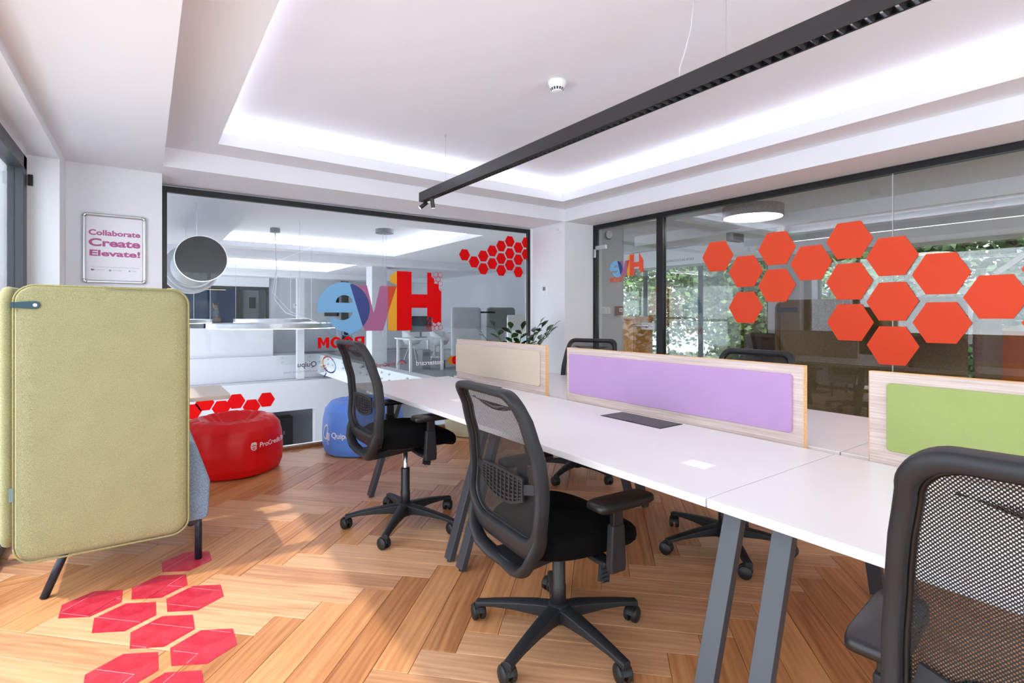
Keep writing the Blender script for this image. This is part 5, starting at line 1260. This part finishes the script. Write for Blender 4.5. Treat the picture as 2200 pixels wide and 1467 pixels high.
B(4.64, 4.80, 4.593, 4.6, 1.86, 2.03).build('lid', GW, bx_, bevel=0.002); B(4.65, 4.656, 4.591, 4.594, 1.87, 1.876).build('screw', ALU, bx_)
# drum ceiling lamp
dl = thing('ceiling_lamp', (5.28, 2.99, 2.3), 'round grey felt ceiling lamp glowing behind the right glass', 'lamp')
q = MB(); q.lathe([(0.285,2.285),(0.30,2.285),(0.30,2.40),(0.0,2.40)], (5.28,2.99,0), 56, cap=False); q.build('drum', felt('lamp_felt', (150,142,138), (120,112,108), 120), dl, smooth=False)
q = MB(); q.lathe([(0.0,2.284),(0.287,2.284),(0.287,2.294),(0.0,2.294)], (5.28,2.99,0), 56); q.build('diffuser', mat('drum_glow', (255,250,244), 0.5, emit=9), dl)
dc = thing('dome_camera', (6.3, 3.2, 2.2), 'small white and black dome camera behind the hexagons', 'camera')
q = MB(); q.lathe([(0.0,2.26),(0.055,2.26),(0.055,2.20),(0.0,2.19)], (6.0,3.05,0), 20); q.build('body', PW_, dc); q = MB(); q.lathe([(0.0,2.12),(0.03,2.135),(0.042,2.17),(0.042,2.20)], (6.0,3.05,0), 18); q.build('lens', BLACKM, dc, smooth=True)
es = thing('wall_speaker', (6.0, 3.45, 2.2), 'small grey box on the beam behind the first orange hexagon', 'box')
B(5.6, 5.85, 3.42, 3.5, 2.12, 2.22).build('housing', mat('grey_box', (90,92,94), 0.5), es, bevel=0.006); B(5.62, 5.83, 3.415, 3.42, 2.135, 2.205).build('grille', PLASTICD, es)
# brown booth close to the glass
BROWN = felt('brown_felt', (146, 128, 96), (104, 90, 66), 260)
bs = thing('booth_seat', (4.95, 1.75, 0), 'brown felt high back booth close behind the right glass', 'sofa')
cushion(rrect(1.10, 2.42, 0.2, 1.385, 0.07), lambda a, b, h: (4.72+h, a, b), 0.06, 'back_panel', BROWN, bs)
cushion(rrect(4.76, 5.35, 0.2, 1.37, 0.07), lambda a, b, h: (a, 2.44+h, b), 0.055, 'wing_panel', BROWN, bs)
cushion(rrect(4.76, 5.35, 0.2, 1.37, 0.07), lambda a, b, h: (a, 1.03+h, b), 0.055, 'wing_panel', BROWN, bs)
B(4.79, 5.35, 1.10, 2.43, 0.22, 0.45).build('seat_body', BROWN, bs, bevel=0.02)
B(4.712, 4.72, 2.26, 2.44, 1.275, 1.315).build('strap', TEAL, bs, bevel=0.003)
for x in (4.80, 5.30):
    for y in (1.2, 2.3): q = MB(); q.tube([(x,y,0.23),(x,y,0.0)], 0.017, 12); q.build('leg', NAVYS, bs)
ar = thing('armchair', (6.0, 3.2, 0), 'low dark brown armchair behind the brown booth', 'chair')
B(5.72, 5.84, 2.84, 3.34, 0.25, 1.04).build('backrest', mat('dark_brown_fabric', (66, 56, 52), 0.9), ar, bevel=0.05, seg=3); B(5.84, 6.4, 2.84, 3.34, 0.22, 0.44).build('seat', MATS['dark_brown_fabric'], ar, bevel=0.04, seg=3)
for x in (5.8, 6.35):
    for y in (2.9, 3.28): B(x-0.02, x+0.02, y-0.02, y+0.02, 0, 0.23).build('leg', PLASTICD, ar)
ORG = mat('orange_panel', (206, 112, 26), 0.5)
oc = thing('orange_counter', (5.9, 0.4, 0), 'orange counter beside the brown booth at the right edge', 'counter')
B(5.6, 6.1, -0.5, 1.25, 0.0, 1.12).build('body', ORG, oc, bevel=0.01); B(5.57, 6.13, -0.53, 1.28, 1.12, 1.15).build('top', mat('counter_top', (226,206,180), 0.4), oc, bevel=0.004)
# plywood shelf unit behind the door
PLY = wood('plywood', (186, 116, 46), (232, 168, 88), (2, 9, 9), 0.5)
ps = thing('plywood_shelf', (6.3, 5.5, 0), 'plywood shelf unit seen through the glass door', 'shelf')
for y in (5.32, 5.93): B(6.1, 6.5, y, y+0.03, 0, 1.22).build('side_board', PLY, ps)
for z in (0.02, 0.42, 0.80, 1.19): B(6.1, 6.5, 5.35, 5.93, z, z+0.03).build('shelf_board', PLY, ps)
B(6.48, 6.5, 5.35, 5.93, 0.05, 1.19).build('back_board', PLY, ps); B(6.09, 6.1, 5.35, 5.64, 0.45, 1.16).build('door', PLY, ps)

# ================================================================ OUTSIDE
gd = sempty('floor_outside', (20, 0, -0.6), 'street and verge outside')
B(RX+0.3, 60, -40, 60, -0.8, -0.6).build('asphalt', mat('asphalt', (118, 118, 122), 0.9, noise=0.1), gd)
B(RX+0.3, 13.5, -40, 60, -0.6, -0.55).build('verge', mat('verge_green', (86, 104, 62), 0.95, noise=0.3, nscale=3), gd)
B(-2.9, XL-0.12, -6, 12, -0.25, -0.04).build('terrace', mat('terrace_slab', (226, 225, 224), 0.8), gd)
for k in range(14): B(-0.76-0.145*k-0.135, -0.76-0.145*k, -4, 14, -0.04, -0.012).build('deck_board', mat('deck_grey', (206, 203, 200), 0.7, noise=0.08), gd)
# ribbed white screen beyond the window
rs_ = thing('ribbed_screen', (-1.3, 7.0, 0), 'white ribbed translucent screen outside the left window', 'screen')
RIB = mat('ribbed_white', (240, 242, 246), 0.35)
_n = RIB.node_tree.nodes; _tl = _n.new('ShaderNodeBsdfTranslucent'); _tl.inputs[0].default_value = (0.92, 0.93, 0.95, 1); _mx = _n.new('ShaderNodeMixShader'); _mx.inputs[0].default_value = 0.6
RIB.node_tree.links.new(_n['Principled BSDF'].outputs[0], _mx.inputs[1]); RIB.node_tree.links.new(_tl.outputs[0], _mx.inputs[2]); RIB.node_tree.links.new(_mx.outputs[0], _n['Material Output'].inputs[0])
for k in range(54): 
    y = 3.75+0.125*k; B(-1.16, -1.12, y, y+0.112, 0.62, 2.42).build('rib', RIB, rs_, bevel=0.008)
B(-1.18, -1.10, 3.7, 10.5, 2.42, 2.48).build('top_rail', RIB, rs_); B(-1.22, -1.08, 3.7, 10.5, -0.04, 0.62).build('base_wall', WHITE, rs_)
# trees
BARK = mat('bark', (84, 70, 56), 0.9, noise=0.2); LEAVES = [mat('leaves_a', (84, 108, 52), 0.6, noise=0.3, nscale=2), mat('leaves_b', (108, 128, 70), 0.6, noise=0.3, nscale=2), mat('leaves_c', (66, 90, 44), 0.6, noise=0.3, nscale=2)]
def tree(x, y, h, rc, seed, m, label, nleaf=7000, zg=-0.58, low=0.25):
    t = thing('tree', (x, y, zg), label, 'tree', 'trees outside the lounge windows')
    rn = random.Random(seed)
    q = MB(); q.tube([(x, y, zg), (x+0.1, y, zg+h*0.4), (x+0.05, y+0.1, zg+h*0.8)], [0.11, 0.09, 0.04], 9); tk = q.build('trunk', BARK, t, smooth=True)
    mbx = MB()
    cl_ = [Vector((x+rn.uniform(-1,1)*rc*0.75, y+rn.uniform(-1,1)*rc*0.75, zg+h*(low+(1-low)*rn.random()))) for _ in range(26)]
    for c_ in cl_[:12]:
        q = MB(); st_ = Vector((x+0.06, y+0.04, min(c_.z-0.2, zg+h*0.7))); q.tube([st_, st_.lerp(c_, 0.5)+Vector((0,0,0.1)), c_], [0.035, 0.022, 0.01], 6); q.build('branch', BARK, t)
    for i in range(nleaf):
        c_ = rn.choice(cl_); d = Vector((rn.gauss(0,1), rn.gauss(0,1), rn.gauss(0,1))).normalized()*rc*0.48*rn.random()**0.5; p = c_+d
        a = Vector((rn.gauss(0,1), rn.gauss(0,1), rn.gauss(0,0.6))).normalized(); b = a.cross(Vector((rn.gauss(0,1), rn.gauss(0,1), rn.gauss(0,1)))).normalized()
        L = rn.uniform(0.04, 0.10); W = L*0.55
        mbx.add([p-a*L, p+b*W, p+a*L, p-b*W], [(0,1,2,3)])
    o = mbx.build('foliage', m, t, fix=False); o['kind'] = 'stuff'
TL = [(12.3, 10.6, 5.0, 1.8, 7, 0, 'tree behind the handle of the glass door', 2600), (11.5, 6.6, 4.6, 1.5, 1, 0, 'slim tree behind the door glass', 2600), (12.5, 4.5, 5.0, 1.7, 2, 1, 'bright green tree behind the mirrored caption', 2800), (11.0, 2.0, 4.8, 1.7, 3, 2, 'dark tree behind the orange hexagons', 2800), (10.6, -0.6, 4.6, 1.7, 4, 0, 'tree at the right edge behind the house outline', 2800), (14.5, 9.0, 5.5, 2.0, 5, 1, 'pale tree farthest behind the glass door', 2600), (12.0, 0.8, 5.0, 1.8, 6, 1, 'light green tree between the house outlines', 2600)]
for x, y, h, rc, sd_, mi, lb, nl in TL: tree(x, y, h, rc, sd_, LEAVES[mi], lb, 11000)
hg = thing('hedge', (10.2, 3.0, -0.58), 'low clipped hedge outside the lounge windows', 'hedge')
rn = random.Random(11); q = MB()
for i in range(6000):
    p = Vector((10.2+rn.uniform(-0.35,0.35), rn.uniform(-4, 9.5), -0.58+rn.random()**0.8*0.95)); a = Vector((rn.gauss(0,1), rn.gauss(0,1), rn.gauss(0,0.6))).normalized(); b = a.cross(Vector((rn.gauss(0,1), rn.gauss(0,1), rn.gauss(0,1)))).normalized(); L = rn.uniform(0.05, 0.11)
    q.add([p-a*L, p+b*L*0.55, p+a*L, p-b*L*0.55], [(0,1,2,3)])
o = q.build('foliage', LEAVES[2], hg, fix=False); o['kind'] = 'stuff'
# parked cars
def car(x, y, col, label, nm):
    t = thing('parked_car', (x, y, -0.6), label, 'car', 'cars parked across the street'); m = mat('car_paint_'+nm, col, 0.25, 0.3, coat=0.6)
    side = [(-2.1,0.28),(2.1,0.28),(2.15,0.55),(2.05,0.80),(1.2,0.92),(0.55,1.38),(-1.1,1.42),(-1.85,0.98),(-2.15,0.85)]
    q = MB(); q.prism(side, lambda a, b: (x-0.85, y+a, -0.6+b), lambda a, b: (x+0.85, y+a, -0.6+b)); q.build('body', m, t, bevel=0.07, seg=3)
    win = [(-1.55,0.98),(1.0,0.95),(0.48,1.30),(-1.02,1.34)]
    for s in (-1, 1): q = MB(); q.prism(win, lambda a, b: (x+s*0.845, y+a, -0.6+b), lambda a, b: (x+s*0.86, y+a, -0.6+b)); q.build('side_window', mat('car_glass', (28,34,40), 0.1), t)
    for dy in (-1.3, 1.3):
        for s in (-1, 1):
            q = MB(); q.tube([(x+s*0.70,y+dy,-0.27),(x+s*0.88,y+dy,-0.27)], 0.33, 28); wl = q.build('wheel', RUBBER, t); q = MB(); q.tube([(x+s*0.86,y+dy,-0.27),(x+s*0.89,y+dy,-0.27)], 0.20, 20); q.build('rim', ALU, wl)
car(17.5, 7.2, (168, 172, 180), 'silver car parked across the street beyond the door', 'silver'); car(17.0, 2.3, (232, 234, 238), 'white car parked across the street behind the office chair', 'white')
bd = thing('building', (40, 5, -0.6), 'pale apartment house across the street', 'building')
B(38, 48, -22, 30, -0.6, 15).build('wall', mat('facade', (176, 172, 166), 0.8), bd)
for i in range(10):
    for k in range(4): fw = B(37.95, 38.02, -20+5*i, -18+5*i, 1.2+3.4*k, 3.0+3.4*k).build('window', mat('facade_glass', (110,122,134), 0.15), bd)
